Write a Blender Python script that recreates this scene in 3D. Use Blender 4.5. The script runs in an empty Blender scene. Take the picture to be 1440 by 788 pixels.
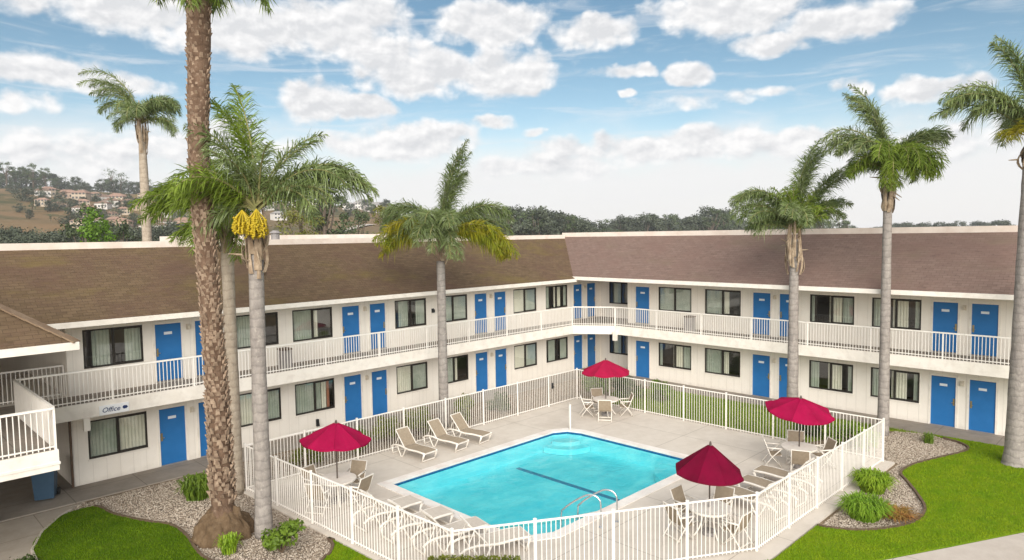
import bpy, bmesh, math, random
import numpy as np
from mathutils import Vector, Matrix

# ------------------------------------------------------------------ camera, light, sky
SC = bpy.context.scene
COL = SC.collection
R = math.radians
PI = math.pi

cam_d = bpy.data.cameras.new('camera')
cam = bpy.data.objects.new('camera', cam_d)
COL.objects.link(cam)
cam_d.sensor_width = 36.0
cam_d.lens = 967.2 * 36.0 / 1440.0
cam_d.clip_start = 0.2
cam_d.clip_end = 9000
CAMZ = 7.943
cam.matrix_world = (Matrix.Translation((0, 0, CAMZ)) @ Matrix.Rotation(R(-45), 4, 'Z')
                    @ Matrix.Rotation(R(90 - 3.756), 4, 'X') @ Matrix.Rotation(R(-0.8413), 4, 'Z'))
SC.camera = cam

SUN_EL, SUN_AZ = 24.0, 226.0       # azimuth (degrees from +X, counter-clockwise) the light comes FROM
sun_d = bpy.data.lights.new('sun', 'SUN')
sun_d.energy = 3.0
sun_d.angle = R(55)
sun_d.color = (1.0, 0.95, 0.88)
sun = bpy.data.objects.new('sun', sun_d)
COL.objects.link(sun)
sd = Vector((math.cos(R(SUN_EL)) * math.cos(R(SUN_AZ)), math.cos(R(SUN_EL)) * math.sin(R(SUN_AZ)), math.sin(R(SUN_EL))))
sun.rotation_euler = sd.to_track_quat('Z', 'Y').to_euler()

SC.view_settings.view_transform = 'Standard'
SC.view_settings.look = 'None'
SC.view_settings.gamma = 1.0
SC.view_settings.use_curve_mapping = False
SC.view_settings.exposure = 1.0
SC.render.engine = 'CYCLES'
SC.cycles.use_denoising = True
SC.cycles.max_bounces = 8
SC.cycles.transparent_max_bounces = 16
SC.cycles.caustics_reflective = False
SC.cycles.caustics_refractive = False

world = bpy.data.worlds.new('World')
SC.world = world
world.use_nodes = True


class NT:
    """small helper for writing node trees"""
    def __init__(self, tree):
        self.t = tree
        self.n = tree.nodes
        self.l = tree.links
    def node(self, typ, **kw):
        nd = self.n.new(typ)
        for k, v in kw.items():
            setattr(nd, k, v)
        return nd
    def link(self, a, b):
        self.l.new(a, b)
    def val(self, sock, v):
        if isinstance(v, bpy.types.NodeSocket):
            self.l.new(v, sock)
        else:
            sock.default_value = v
    def math(self, op, a, b=0.0, c=0.0, clamp=False):
        nd = self.node('ShaderNodeMath', operation=op, use_clamp=clamp)
        self.val(nd.inputs[0], a)
        self.val(nd.inputs[1], b)
        self.val(nd.inputs[2], c)
        return nd.outputs[0]
    def vmath(self, op, a, b=(0, 0, 0), out=0):
        nd = self.node('ShaderNodeVectorMath', operation=op)
        self.val(nd.inputs[0], a)
        self.val(nd.inputs[1], b)
        return nd.outputs[out]
    def mix(self, f, a, b, mode='MIX'):
        nd = self.node('ShaderNodeMix', data_type='RGBA', blend_type=mode)
        nd.clamp_factor = True
        self.val(nd.inputs[0], f)
        for s, v in ((nd.inputs[6], a), (nd.inputs[7], b)):
            if isinstance(v, tuple) and len(v) == 3:
                v = (*v, 1)
            self.val(s, v)
        return nd.outputs[2]
    def ramp(self, f, a, b, smooth=True):
        nd = self.node('ShaderNodeMapRange', interpolation_type='SMOOTHSTEP' if smooth else 'LINEAR')
        self.val(nd.inputs['Value'], f)
        self.val(nd.inputs['From Min'], a)
        self.val(nd.inputs['From Max'], b)
        return nd.outputs[0]
    def noise(self, vec, scale, detail=4, rough=0.55, dist=0.0):
        nd = self.node('ShaderNodeTexNoise')
        if vec is not None:
            self.l.new(vec, nd.inputs['Vector'])
        nd.inputs['Scale'].default_value = scale
        nd.inputs['Detail'].default_value = detail
        nd.inputs['Roughness'].default_value = rough
        nd.inputs['Distortion'].default_value = dist
        return nd.outputs['Fac']


def make_sky():
    w = NT(world.node_tree)
    w.n.clear()
    out = w.node('ShaderNodeOutputWorld')
    bg = w.node('ShaderNodeBackground')
    bg.inputs['Strength'].default_value = 0.10
    w.link(bg.outputs[0], out.inputs[0])
    sky = w.node('ShaderNodeTexSky', sky_type='NISHITA')
    sky.sun_disc = False
    sky.sun_elevation = R(SUN_EL)
    sky.sun_rotation = R(90 - SUN_AZ)
    sky.air_density = 1.0
    sky.dust_density = 0.6
    sky.ozone_density = 1.6
    tc = w.node('ShaderNodeTexCoord')
    sep = w.node('ShaderNodeSeparateXYZ')
    w.link(tc.outputs['Generated'], sep.inputs[0])
    az = w.math('DEGREES', w.math('ARCTAN2', sep.outputs[1], sep.outputs[0]))
    el = w.math('DEGREES', w.math('ARCSINE', sep.outputs[2]))
    cmb = w.node('ShaderNodeCombineXYZ')
    w.link(az, cmb.inputs[0])
    w.link(el, cmb.inputs[1])
    ae0 = cmb.outputs[0]
    wn = w.node('ShaderNodeTexNoise')
    w.link(ae0, wn.inputs['Vector'])
    wn.inputs['Scale'].default_value = 0.33
    wn.inputs['Detail'].default_value = 3
    ae = w.vmath('ADD', ae0, w.vmath('MULTIPLY', w.vmath('SUBTRACT', wn.outputs['Color'], (.5, .5, .5)), (4.5, 1.7, 0)))
    # cloud masses: azimuth, elevation, half width, half height (degrees), weight
    blobs = [(73.35,16.30,7.13,1.92,1.00),(66.27,15.62,6.27,2.19,1.00),(58.91,16.18,6.14,2.61,1.00),(51.71,12.89,6.08,1.82,1.00),
             (45.63,12.89,4.94,1.94,1.00),(46.43,16.62,4.63,1.75,1.00),(54.80,14.43,3.42,1.83,1.00),(79.04,11.50,4.40,1.09,1.00),
             (74.91,10.99,3.62,0.86,0.80),(80.32,9.45,1.78,0.82,0.80),(60.71,10.67,2.85,1.59,1.00),(57.16,10.24,2.25,0.98,1.00),
             (37.78,15.82,3.62,1.14,1.00),(27.32,16.88,5.83,2.06,1.00),(19.31,14.97,3.87,1.33,1.00),(24.45,14.19,2.50,1.00,0.90),
             (35.24,12.84,2.36,0.48,0.80),(30.51,12.39,1.73,0.95,1.00),(35.64,11.23,0.51,0.38,0.70),(18.31,10.35,1.29,0.59,0.80),
             (14.70,9.57,1.88,0.87,0.90),(12.16,9.65,1.62,0.56,0.70),(31.06,10.18,4.05,0.49,0.45),(25.70,10.51,2.56,0.31,0.40),
             (32.72,6.80,6.9,1.25,1.0),(28.33,7.47,3.6,1.1,1.0),(22.5,6.6,5.0,1.1,.9),(54.13,7.62,6.37,1.33,1.0),(42.0,5.6,5.0,1.1,.9),
             (50.37,8.31,3.50,1.12,0.80),(46.56,9.19,1.52,0.56,0.70),(43.36,8.30,0.94,0.40,0.60),(39.00,6.78,5.16,0.79,0.60),
             (68.09,7.31,6.20,1.57,0.60),(76.43,6.18,6.83,1.47,0.60),(14.19,6.11,7.17,1.47,0.60)]
    m = None
    for a, e, ww, hh, k in blobs:
        d = w.vmath('MULTIPLY', w.vmath('SUBTRACT', ae, (a, e, 0)), (1 / (ww * 1.18), 1 / (hh * 1.18), 0))
        q = w.math('MULTIPLY', w.math('SUBTRACT', 1.0, w.vmath('DOT_PRODUCT', d, d, out=1)), k)
        m = q if m is None else w.math('SMOOTH_MAX', m, q, 0.25)
    # scattered clouds over the rest of the dome
    zz = w.math('MAXIMUM', sep.outputs[2], 0.05)
    dome = w.node('ShaderNodeCombineXYZ')
    w.link(w.math('DIVIDE', sep.outputs[0], zz), dome.inputs[0])
    w.link(w.math('DIVIDE', sep.outputs[1], zz), dome.inputs[1])
    n_d = w.noise(dome.outputs[0], 0.9, 7, 0.55)
    high = w.ramp(el, 19.0, 27.0)
    m_high = w.math('MULTIPLY', w.math('SUBTRACT', n_d, 0.38), 5.0)
    m = w.math('ADD', w.math('MULTIPLY', w.math('MAXIMUM', m, -2.5), w.math('SUBTRACT', 1.0, high)), w.math('MULTIPLY', m_high, high))
    sc = w.vmath('MULTIPLY', ae0, (1.0, 1.4, 1.0))
    n1 = w.noise(sc, 0.38, 9, 0.53, 0.1)
    sc2 = w.vmath('ADD', sc, (0.25, 0.55, 0.0))
    n2 = w.noise(sc2, 0.38, 9, 0.53, 0.1)
    n3 = w.noise(w.vmath('MULTIPLY', ae, (0.6, 1.2, 1.0)), 0.25, 3, 0.5)
    dens = w.math('ADD', w.math('MULTIPLY', m, 1.0), w.math('MULTIPLY', w.math('SUBTRACT', n1, 0.47), 2.5))
    cover = w.ramp(dens, -0.06, 0.78)
    lit = w.math('ADD', 0.62, w.math('MULTIPLY', w.math('SUBTRACT', n1, n2), 4.2))
    thick = w.ramp(w.math('ADD', dens, w.math('MULTIPLY', w.math('SUBTRACT', n3, 0.5), 1.2)), 0.30, 1.15)
    lit = w.math('SUBTRACT', lit, w.math('MULTIPLY', thick, w.math('MULTIPLY', w.ramp(el, 5.5, 10.5), 0.42)), clamp=True)
    m_high2 = w.math('ADD', 1.0, w.math('MULTIPLY', w.ramp(el, 24.0, 45.0), 0.10))
    cloud = w.mix(lit, (3.9, 3.95, 4.06), (5.6, 5.52, 5.46))
    blue_t = w.mix(w.ramp(el, 4.0, 17.0), (0.70, 0.72, 0.695), (0.385, 0.50, 0.50))
    base = w.mix(1.0, sky.outputs[0], blue_t, 'MULTIPLY')
    # bright low haze along the horizon
    hz = w.math('ADD', el, w.math('MULTIPLY', w.math('SUBTRACT', n3, 0.5), 5.0))
    hazef = w.math('SUBTRACT', 1.0, w.ramp(hz, 4.0, 10.0))
    base = w.mix(w.math('MULTIPLY', hazef, 0.93), base, (5.15, 5.02, 4.98))
    ci = w.noise(w.vmath('MULTIPLY', ae0, (0.10, 0.75, 1.0)), 1.0, 7, 0.62, 0.8)
    base = w.mix(w.math('MULTIPLY', w.ramp(ci, 0.48, 0.72), 0.45), base, (5.0, 4.96, 5.0))
    fin = w.mix(cover, base, cloud)
    gain = w.node('ShaderNodeCombineXYZ')
    for i in range(3):
        w.link(m_high2, gain.inputs[i])
    fin = w.mix(1.0, fin, gain.outputs[0], 'MULTIPLY')
    w.link(fin, bg.inputs['Color'])


make_sky()

# ------------------------------------------------------------------ materials
MATS = {}


def new_mat(name):
    m = bpy.data.materials.new(name)
    m.use_nodes = True
    t = NT(m.node_tree)
    t.n.clear()
    out = t.node('ShaderNodeOutputMaterial')
    b = t.node('ShaderNodeBsdfPrincipled')
    t.link(b.outputs[0], out.inputs[0])
    return m, t, b, out


def set_bump(t, b, h, strength=0.3, dist=0.02):
    bp = t.node('ShaderNodeBump')
    bp.inputs['Strength'].default_value = strength
    bp.inputs['Distance'].default_value = dist
    t.link(h, bp.inputs['Height'])
    t.link(bp.outputs[0], b.inputs['Normal'])


def geo_pos(t):
    return t.node('ShaderNodeNewGeometry').outputs['Position']


def mottled(name, c1, c2, rough=0.7, scale=3.0, bump=0.0, bscale=60.0, c3=None, scale3=0.4, spec=0.3, metal=0.0, obj=False, randv=0.0):
    """two-tone noise colour, optional third large-scale tone"""
    if name in MATS:
        return MATS[name]
    m, t, b, out = new_mat(name)
    pos = t.node('ShaderNodeTexCoord').outputs['Object'] if obj else geo_pos(t)
    c = t.mix(t.ramp(t.noise(pos, scale, 6, 0.6), 0.3, 0.7), c1, c2)
    if c3:
        c = t.mix(t.math('MULTIPLY', t.ramp(t.noise(pos, scale3, 5, 0.6), 0.45, 0.7), 0.75), c, c3)
    if randv:
        oi = t.node('ShaderNodeObjectInfo')
        k = t.math('ADD', 1.0 - randv / 2, t.math('MULTIPLY', oi.outputs['Random'], randv))
        cb = t.node('ShaderNodeCombineXYZ')
        for i in range(3):
            t.link(k, cb.inputs[i])
        c = t.mix(1.0, c, cb.outputs[0], 'MULTIPLY')
    t.link(c, b.inputs['Base Color'])
    b.inputs['Roughness'].default_value = rough
    b.inputs['Specular IOR Level'].default_value = spec
    b.inputs['Metallic'].default_value = metal
    if bump:
        set_bump(t, b, t.noise(pos, bscale, 4, 0.6), bump, 0.02)
    MATS[name] = m
    return m


def leaf_mat(name, c1, c2, c3=None, trans=0.35, scale=1.6, randv=0.25, spec=0.2):
    if name in MATS:
        return MATS[name]
    m, t, b, out = new_mat(name)
    pos = t.node('ShaderNodeTexCoord').outputs['Object']
    c = t.mix(t.ramp(t.noise(pos, scale, 3, 0.7), 0.3, 0.7), c1, c2)
    if c3:
        c = t.mix(t.math('MULTIPLY', t.ramp(t.noise(pos, scale * 4.1, 2, 0.6), 0.56, 0.72), 0.8), c, c3)
    oi = t.node('ShaderNodeObjectInfo')
    k = t.math('ADD', 1.0 - randv / 2, t.math('MULTIPLY', oi.outputs['Random'], randv))
    cb = t.node('ShaderNodeCombineXYZ')
    for i in range(3):
        t.link(k, cb.inputs[i])
    c = t.mix(1.0, c, cb.outputs[0], 'MULTIPLY')
    t.link(c, b.inputs['Base Color'])
    b.inputs['Roughness'].default_value = 0.45
    b.inputs['Specular IOR Level'].default_value = spec
    tr = t.node('ShaderNodeBsdfTranslucent')
    t.link(c, tr.inputs['Color'])
    mx = t.node('ShaderNodeMixShader')
    mx.inputs[0].default_value = trans
    t.link(b.outputs[0], mx.inputs[1])
    t.link(tr.outputs[0], mx.inputs[2])
    t.link(mx.outputs[0], out.inputs[0])
    MATS[name] = m
    return m


def siding_mat(name, c1, c2, pitch=0.405):
    m, t, b, out = new_mat(name)
    uv = t.node('ShaderNodeUVMap').outputs[0]
    sep = t.node('ShaderNodeSeparateXYZ')
    t.link(uv, sep.inputs[0])
    fr = t.math('FRACT', t.math('DIVIDE', sep.outputs[0], pitch))
    g = t.math('LESS_THAN', t.math('ABSOLUTE', t.math('SUBTRACT', fr, 0.5)), 0.025)
    pos = geo_pos(t)
    c = t.mix(t.ramp(t.noise(pos, 1.3, 6, 0.65), 0.3, 0.72), c1, c2)
    # weathering streaks running down the boards
    st = t.noise(t.vmath('MULTIPLY', pos, (5.0, 5.0, 0.35)), 1.0, 4, 0.6)
    c = t.mix(t.math('MULTIPLY', t.ramp(st, 0.52, 0.8), 0.22), c, (0.55, 0.50, 0.43))
    low = t.math('MULTIPLY', t.ramp(t.math('ADD', sep.outputs[1], t.math('MULTIPLY', t.noise(pos, 6, 3), 0.3)), 0.42, 0.12), 0.28)
    c = t.mix(low, c, (0.40, 0.35, 0.29))
    c = t.mix(t.math('MULTIPLY', g, 0.22), c, (0.40, 0.36, 0.31))
    t.link(c, b.inputs['Base Color'])
    b.inputs['Roughness'].default_value = 0.75
    h = t.math('SUBTRACT', t.math('MULTIPLY', t.noise(pos, 45, 3), 0.12), g)
    set_bump(t, b, h, 0.5, 0.015)
    return m


def shingle_mat(name, c1, c2, c3, moss):
    m, t, b, out = new_mat(name)
    uv = t.node('ShaderNodeUVMap').outputs[0]
    br = t.node('ShaderNodeTexBrick')
    br.offset = 0.5
    t.link(uv, br.inputs['Vector'])
    br.inputs['Scale'].default_value = 1.0
    br.inputs['Brick Width'].default_value = 0.27
    br.inputs['Row Height'].default_value = 0.145
    br.inputs['Mortar Size'].default_value = 0.006
    br.inputs['Color1'].default_value = (*c1, 1)
    br.inputs['Color2'].default_value = (*c2, 1)
    br.inputs['Mortar'].default_value = (c1[0] * .6, c1[1] * .6, c1[2] * .6, 1)
    n = t.noise(uv, 0.55, 6, 0.65)
    c = t.mix(t.math('MULTIPLY', t.ramp(n, 0.4, 0.68), 0.7), br.outputs['Color'], c3)
    # patches: long along the courses
    n2 = t.noise(t.vmath('MULTIPLY', uv, (1.3, 6.0, 1.0)), 1.0, 5, 0.7)
    c = t.mix(t.math('MULTIPLY', t.ramp(n2, 0.5, 0.75), 0.5), c, (c1[0] * 1.5, c1[1] * 1.45, c1[2] * 1.4))
    n2b = t.noise(t.vmath('MULTIPLY', uv, (2.1, 6.9, 1.0)), 1.0, 5, 0.7)
    c = t.mix(t.math('MULTIPLY', t.ramp(n2b, 0.52, 0.72), 0.6), c, (c1[0] * .5, c1[1] * .5, c1[2] * .5))
    n3 = t.noise(t.vmath('MULTIPLY', uv, (0.22, 0.5, 1.0)), 1.0, 6, 0.65)
    c = t.mix(t.math('MULTIPLY', t.ramp(n3, 0.5, 0.72), 0.75), c, moss)
    t.link(c, b.inputs['Base Color'])
    b.inputs['Roughness'].default_value = 0.9
    b.inputs['Specular IOR Level'].default_value = 0.15
    sep = t.node('ShaderNodeSeparateXYZ')
    t.link(uv, sep.inputs[0])
    saw = t.math('FRACT', t.math('DIVIDE', sep.outputs[1], 0.145))
    h = t.math('ADD', t.math('MULTIPLY', t.math('SUBTRACT', 1.0, saw), 1.0), t.math('MULTIPLY', t.noise(uv, 30, 4), 0.5))
    set_bump(t, b, h, 0.7, 0.02)
    return m


def schlick(t, f0, normal=None):
    g = t.node('ShaderNodeNewGeometry')
    d = t.math('ABSOLUTE', t.vmath('DOT_PRODUCT', normal or g.outputs['Normal'], g.outputs['Incoming'], out=1))
    p = t.math('POWER', t.math('SUBTRACT', 1.0, d, clamp=True), 5.0)
    return t.math('ADD', f0, t.math('MULTIPLY', p, 1.0 - f0), clamp=True)


def glass_mat():
    m, t, b, out = new_mat('window_glass')
    t.n.remove(b)
    gl = t.node('ShaderNodeBsdfGlossy')
    gl.inputs['Roughness'].default_value = 0.015
    gl.inputs['Color'].default_value = (0.9, 0.93, 0.95, 1)
    tr = t.node('ShaderNodeBsdfTransparent')
    tr.inputs['Color'].default_value = (0.90, 0.93, 0.92, 1)
    mx = t.node('ShaderNodeMixShader')
    pos = geo_pos(t)
    bp = t.node('ShaderNodeBump')
    bp.inputs['Strength'].default_value = 0.05
    bp.inputs['Distance'].default_value = 0.02
    t.link(t.noise(pos, 1.5, 2), bp.inputs['Height'])
    t.link(bp.outputs[0], gl.inputs['Normal'])
    t.link(schlick(t, 0.13), mx.inputs[0])
    t.link(tr.outputs[0], mx.inputs[1])
    t.link(gl.outputs[0], mx.inputs[2])
    t.link(mx.outputs[0], out.inputs[0])
    return m


def water_mat():
    m, t, b, out = new_mat('pool_water')
    t.n.remove(b)
    pos = geo_pos(t)
    gl = t.node('ShaderNodeBsdfGlossy')
    gl.inputs['Roughness'].default_value = 0.03
    bp = t.node('ShaderNodeBump')
    bp.inputs['Strength'].default_value = 0.55
    bp.inputs['Distance'].default_value = 0.03
    h = t.math('ADD', t.noise(pos, 2.2, 3, 0.5, 0.4), t.math('MULTIPLY', t.noise(pos, 9, 2), 0.25))
    t.link(h, bp.inputs['Height'])
    t.link(bp.outputs[0], gl.inputs['Normal'])
    tr = t.node('ShaderNodeBsdfTransparent')
    wob = t.ramp(t.noise(t.vmath('MULTIPLY', pos, (0.8, 1.5, 1.0)), 0.9, 4, 0.6, 0.6), 0.35, 0.7)
    t.link(t.mix(wob, (0.22, 0.735, 0.79), (0.45, 0.85, 0.865)), tr.inputs['Color'])
    mx = t.node('ShaderNodeMixShader')
    t.link(schlick(t, 0.02, bp.outputs[0]), mx.inputs[0])
    t.link(tr.outputs[0], mx.inputs[1])
    t.link(gl.outputs[0], mx.inputs[2])
    t.link(mx.outputs[0], out.inputs[0])
    return m


def lawn_mat(name, c1, c2, c3):
    m, t, b, out = new_mat(name)
    pos = geo_pos(t)
    c = t.mix(t.ramp(t.noise(pos, 1.1, 6, 0.7), 0.32, 0.7), c1, c2)
    c = t.mix(t.math('MULTIPLY', t.ramp(t.noise(pos, 28, 4, 0.75), 0.45, 0.75), 0.7), c, c3)
    c = t.mix(t.math('MULTIPLY', t.ramp(t.noise(pos, 0.65, 5, 0.7, 0.5), 0.54, 0.78), 0.4), c, (c2[0] * 1.2, c2[1] * .86, c2[2] * 2.4))
    t.link(c, b.inputs['Base Color'])
    b.inputs['Roughness'].default_value = 0.9
    b.inputs['Specular IOR Level'].default_value = 0.02
    set_bump(t, b, t.noise(pos, 55, 5, 0.7), 0.9, 0.05)
    return m


def gravel_mat():
    m, t, b, out = new_mat('gravel_stones')
    pos = geo_pos(t)
    vo = t.node('ShaderNodeTexVoronoi')
    vo.inputs['Scale'].default_value = 24
    t.link(pos, vo.inputs['Vector'])
    sep = t.node('ShaderNodeSeparateColor')
    t.link(vo.outputs['Color'], sep.inputs[0])
    c = t.mix(sep.outputs[0], (0.29, 0.215, 0.15), (0.56, 0.455, 0.345))
    c = t.mix(t.math('MULTIPLY', t.ramp(sep.outputs[1], 0.8, 0.95), 0.8), c, (0.54, 0.46, 0.37))
    c = t.mix(t.ramp(vo.outputs['Distance'], 0.35, 0.75), c, (0.12, 0.09, 0.065))
    c = t.mix(t.math('MULTIPLY', t.ramp(t.noise(pos, 0.8, 5), 0.5, 0.75), 0.45), c, (0.22, 0.16, 0.10))
    t.link(c, b.inputs['Base Color'])
    b.inputs['Roughness'].default_value = 0.9
    set_bump(t, b, t.math('SUBTRACT', 1.0, vo.outputs['Distance']), 0.9, 0.04)
    return m


def concrete_mat(name, c1, c2, c3, joints=0.0, wet=None):
    m, t, b, out = new_mat(name)
    pos = geo_pos(t)
    c = t.mix(t.ramp(t.noise(pos, 2.4, 7, 0.65), 0.3, 0.7), c1, c2)
    c = t.mix(t.math('MULTIPLY', t.ramp(t.noise(pos, 0.55, 6, 0.7, 0.4), 0.46, 0.72), 0.6), c, c3)
    c = t.mix(t.math('MULTIPLY', t.ramp(t.noise(pos, 70, 2), 0.55, 0.8), 0.25), c, (c1[0] * .55, c1[1] * .55, c1[2] * .55))
    if joints:
        sep = t.node('ShaderNodeSeparateXYZ')
        t.link(pos, sep.inputs[0])
        g = None
        for i in (0, 1):
            f = t.math('ABSOLUTE', t.math('SUBTRACT', t.math('FRACT', t.math('DIVIDE', sep.outputs[i], joints)), 0.5))
            q = t.math('LESS_THAN', f, 0.012 / joints)
            g = q if g is None else t.math('MAXIMUM', g, q)
        c = t.mix(t.math('MULTIPLY', g, 0.6), c, (c1[0] * .4, c1[1] * .38, c1[2] * .35))
    t.link(c, b.inputs['Base Color'])
    b.inputs['Roughness'].default_value = 0.85
    b.inputs['Specular IOR Level'].default_value = 0.2
    set_bump(t, b, t.noise(pos, 60, 4), 0.25, 0.01)
    return m


def trunk_mat(name, c1, c2, band=9.0, amt=0.5, spots=(0.5, 0.45, 0.38)):
    m, t, b, out = new_mat(name)
    pos = t.node('ShaderNodeTexCoord').outputs['Object']
    sep = t.node('ShaderNodeSeparateXYZ')
    t.link(pos, sep.inputs[0])
    wv = t.math('SINE', t.math('ADD', t.math('MULTIPLY', sep.outputs[2], band * 2 * PI), t.math('MULTIPLY', t.noise(pos, 3, 3), 9.0)))
    n = t.noise(t.vmath('MULTIPLY', pos, (3.0, 3.0, 1.2)), 2.0, 6, 0.7)
    c = t.mix(t.ramp(n, 0.3, 0.7), c1, c2)
    c = t.mix(t.math('MULTIPLY', t.ramp(wv, 0.55, 1.0), amt), c, (c1[0] * .45, c1[1] * .45, c1[2] * .45))
    c = t.mix(t.math('MULTIPLY', t.ramp(t.noise(pos, 7.0, 4, 0.7), 0.56, 0.75), 0.55), c, spots)
    t.link(c, b.inputs['Base Color'])
    b.inputs['Roughness'].default_value = 0.92
    b.inputs['Specular IOR Level'].default_value = 0.1
    h = t.math('ADD', t.math('MULTIPLY', wv, -0.15), t.math('MULTIPLY', t.noise(pos, 22, 4, 0.7), 1.2))
    set_bump(t, b, h, 0.8, 0.03)
    return m


M_WALL = siding_mat('wall_siding', (0.83, 0.77, 0.69), (0.79, 0.725, 0.64))
M_WHITE = mottled('white_paint', (0.82, 0.765, 0.69), (0.76, 0.70, 0.62), 0.5, 2.0, 0.1, 30, c3=(0.67, 0.61, 0.54), scale3=3.0)
M_RAIL = mottled('white_rail_paint', (0.86, 0.81, 0.75), (0.80, 0.75, 0.68), 0.4, 4.0)
M_ROOF_A = shingle_mat('brown_shingles', (0.118, 0.079, 0.046), (0.150, 0.102, 0.060), (0.110, 0.064, 0.046), (0.155, 0.115, 0.038))
M_ROOF_B = shingle_mat('plum_brown_shingles', (0.180, 0.122, 0.100), (0.212, 0.146, 0.120), (0.178, 0.112, 0.092), (0.172, 0.130, 0.092))
M_FLATROOF = mottled('flat_roof_membrane', (0.42, 0.40, 0.36), (0.32, 0.29, 0.26), 0.9, 0.6)
M_BLUE = mottled('blue_door_paint', (0.018, 0.140, 0.375), (0.024, 0.158, 0.41), 0.45, 2.0, 0.06, 25)
M_DARKFRAME = mottled('dark_bronze_metal', (0.035, 0.030, 0.026), (0.055, 0.048, 0.040), 0.45, 8, metal=0.4)
M_GLASS = glass_mat()
M_CURT1 = mottled('pale_curtain', (0.86, 0.80, 0.66), (0.80, 0.74, 0.60), 0.9, 3)
M_CURT2 = mottled('grey_green_curtain', (0.42, 0.45, 0.37), (0.52, 0.54, 0.45), 0.9, 3)
M_CURT3 = mottled('rust_curtain', (0.50, 0.20, 0.12), (0.40, 0.16, 0.10), 0.9, 3)
M_INSIDE = mottled('dim_room', (0.34, 0.30, 0.26), (0.24, 0.21, 0.18), 0.9, 1)
M_METAL = mottled('stainless_steel', (0.72, 0.72, 0.72), (0.62, 0.63, 0.64), 0.25, 10, metal=0.9)
M_BRASS = mottled('worn_brass', (0.45, 0.36, 0.18), (0.35, 0.28, 0.14), 0.4, 10, metal=0.8)
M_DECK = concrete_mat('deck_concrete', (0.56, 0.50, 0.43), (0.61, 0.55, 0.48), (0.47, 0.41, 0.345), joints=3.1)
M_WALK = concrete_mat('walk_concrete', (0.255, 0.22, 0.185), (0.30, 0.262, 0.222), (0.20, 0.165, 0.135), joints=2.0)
M_PATH = concrete_mat('path_concrete', (0.33, 0.285, 0.235), (0.38, 0.33, 0.275), (0.25, 0.205, 0.16), joints=2.6)
M_PATH2 = concrete_mat('pale_path_concrete', (0.47, 0.41, 0.355), (0.52, 0.46, 0.40), (0.40, 0.345, 0.29), joints=3.3)
M_COPING = mottled('pool_coping', (0.78, 0.74, 0.69), (0.70, 0.65, 0.60), 0.6, 3, 0.15, 40, c3=(0.66, 0.56, 0.50), scale3=1.4)
M_TILE = mottled('blue_waterline_tile', (0.02, 0.10, 0.24), (0.03, 0.15, 0.32), 0.25, 14)
M_PLASTER = mottled('pool_plaster', (0.58, 0.87, 0.89), (0.70, 0.92, 0.93), 0.7, 0.45, c3=(0.44, 0.80, 0.85), scale3=0.8)
M_STEP = mottled('pool_step_plaster', (0.80, 0.86, 0.86), (0.74, 0.82, 0.83), 0.7, 2)
M_WATER = water_mat()
M_LAWN1 = lawn_mat('deep_green_lawn', (0.075, 0.14, 0.008), (0.12, 0.19, 0.012), (0.055, 0.11, 0.006))  # deeper green tones of the lower left lawn
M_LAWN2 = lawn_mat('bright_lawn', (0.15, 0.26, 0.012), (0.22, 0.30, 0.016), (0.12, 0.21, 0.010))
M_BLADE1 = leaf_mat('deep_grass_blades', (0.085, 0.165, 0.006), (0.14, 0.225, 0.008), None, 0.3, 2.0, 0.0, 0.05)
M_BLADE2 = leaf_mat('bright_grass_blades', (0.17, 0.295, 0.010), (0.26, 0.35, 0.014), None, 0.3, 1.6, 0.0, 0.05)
M_LAWN3 = lawn_mat('strip_lawn', (0.15, 0.22, 0.02), (0.20, 0.26, 0.03), (0.11, 0.17, 0.015))
M_BLADE3 = leaf_mat('strip_grass_blades', (0.17, 0.25, 0.02), (0.24, 0.31, 0.035), None, 0.3, 1.6, 0.0)
M_GRAVEL = gravel_mat()
M_PEBBLE = mottled('loose_pebbles', (0.32, 0.255, 0.195), (0.58, 0.50, 0.41), 0.9, 9.0)
M_EDGING = mottled('brown_edging', (0.10, 0.065, 0.04), (0.15, 0.10, 0.065), 0.9, 6, 0.5, 30)
M_SOIL = mottled('bare_soil', (0.19, 0.135, 0.085), (0.27, 0.20, 0.13), 0.95, 2.5, 0.6, 25, c3=(0.12, 0.085, 0.05), scale3=1.1)
M_SLING = mottled('taupe_sling', (0.33, 0.265, 0.19), (0.28, 0.22, 0.155), 0.8, 12, 0.2, 90)
M_SLING2 = mottled('pale_sling', (0.56, 0.50, 0.43), (0.50, 0.44, 0.37), 0.8, 12, 0.2, 90)
M_FURN = mottled('white_resin', (0.78, 0.73, 0.66), (0.70, 0.64, 0.56), 0.45, 6)
M_FURN2 = mottled('cream_metal', (0.66, 0.59, 0.48), (0.60, 0.53, 0.43), 0.45, 6)
M_CRIM = mottled('crimson_canvas', (0.31, 0.006, 0.050), (0.25, 0.005, 0.040), 0.9, 2.5, 0.2, 60, spec=0.05)
M_CRIM2 = mottled('dark_crimson_canvas', (0.15, 0.003, 0.024), (0.11, 0.003, 0.018), 0.9, 2.5, 0.2, 60, spec=0.05)
M_CRIM3 = mottled('rose_red_canvas', (0.34, 0.010, 0.048), (0.28, 0.008, 0.040), 0.9, 2.5, 0.2, 60, spec=0.05)
M_POLE = mottled('dark_pole', (0.10, 0.075, 0.06), (0.07, 0.055, 0.045), 0.5, 10)
M_BIN = mottled('blue_bin_plastic', (0.035, 0.075, 0.125), (0.045, 0.09, 0.145), 0.5, 3)
M_BLACK = mottled('black_plastic', (0.02, 0.02, 0.02), (0.03, 0.03, 0.03), 0.5, 5)
M_GREY = mottled('grey_metal', (0.30, 0.27, 0.26), (0.24, 0.22, 0.21), 0.6, 5)
M_BROWNPIPE = mottled('brown_trim', (0.14, 0.09, 0.06), (0.10, 0.065, 0.045), 0.7, 4)
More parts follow.
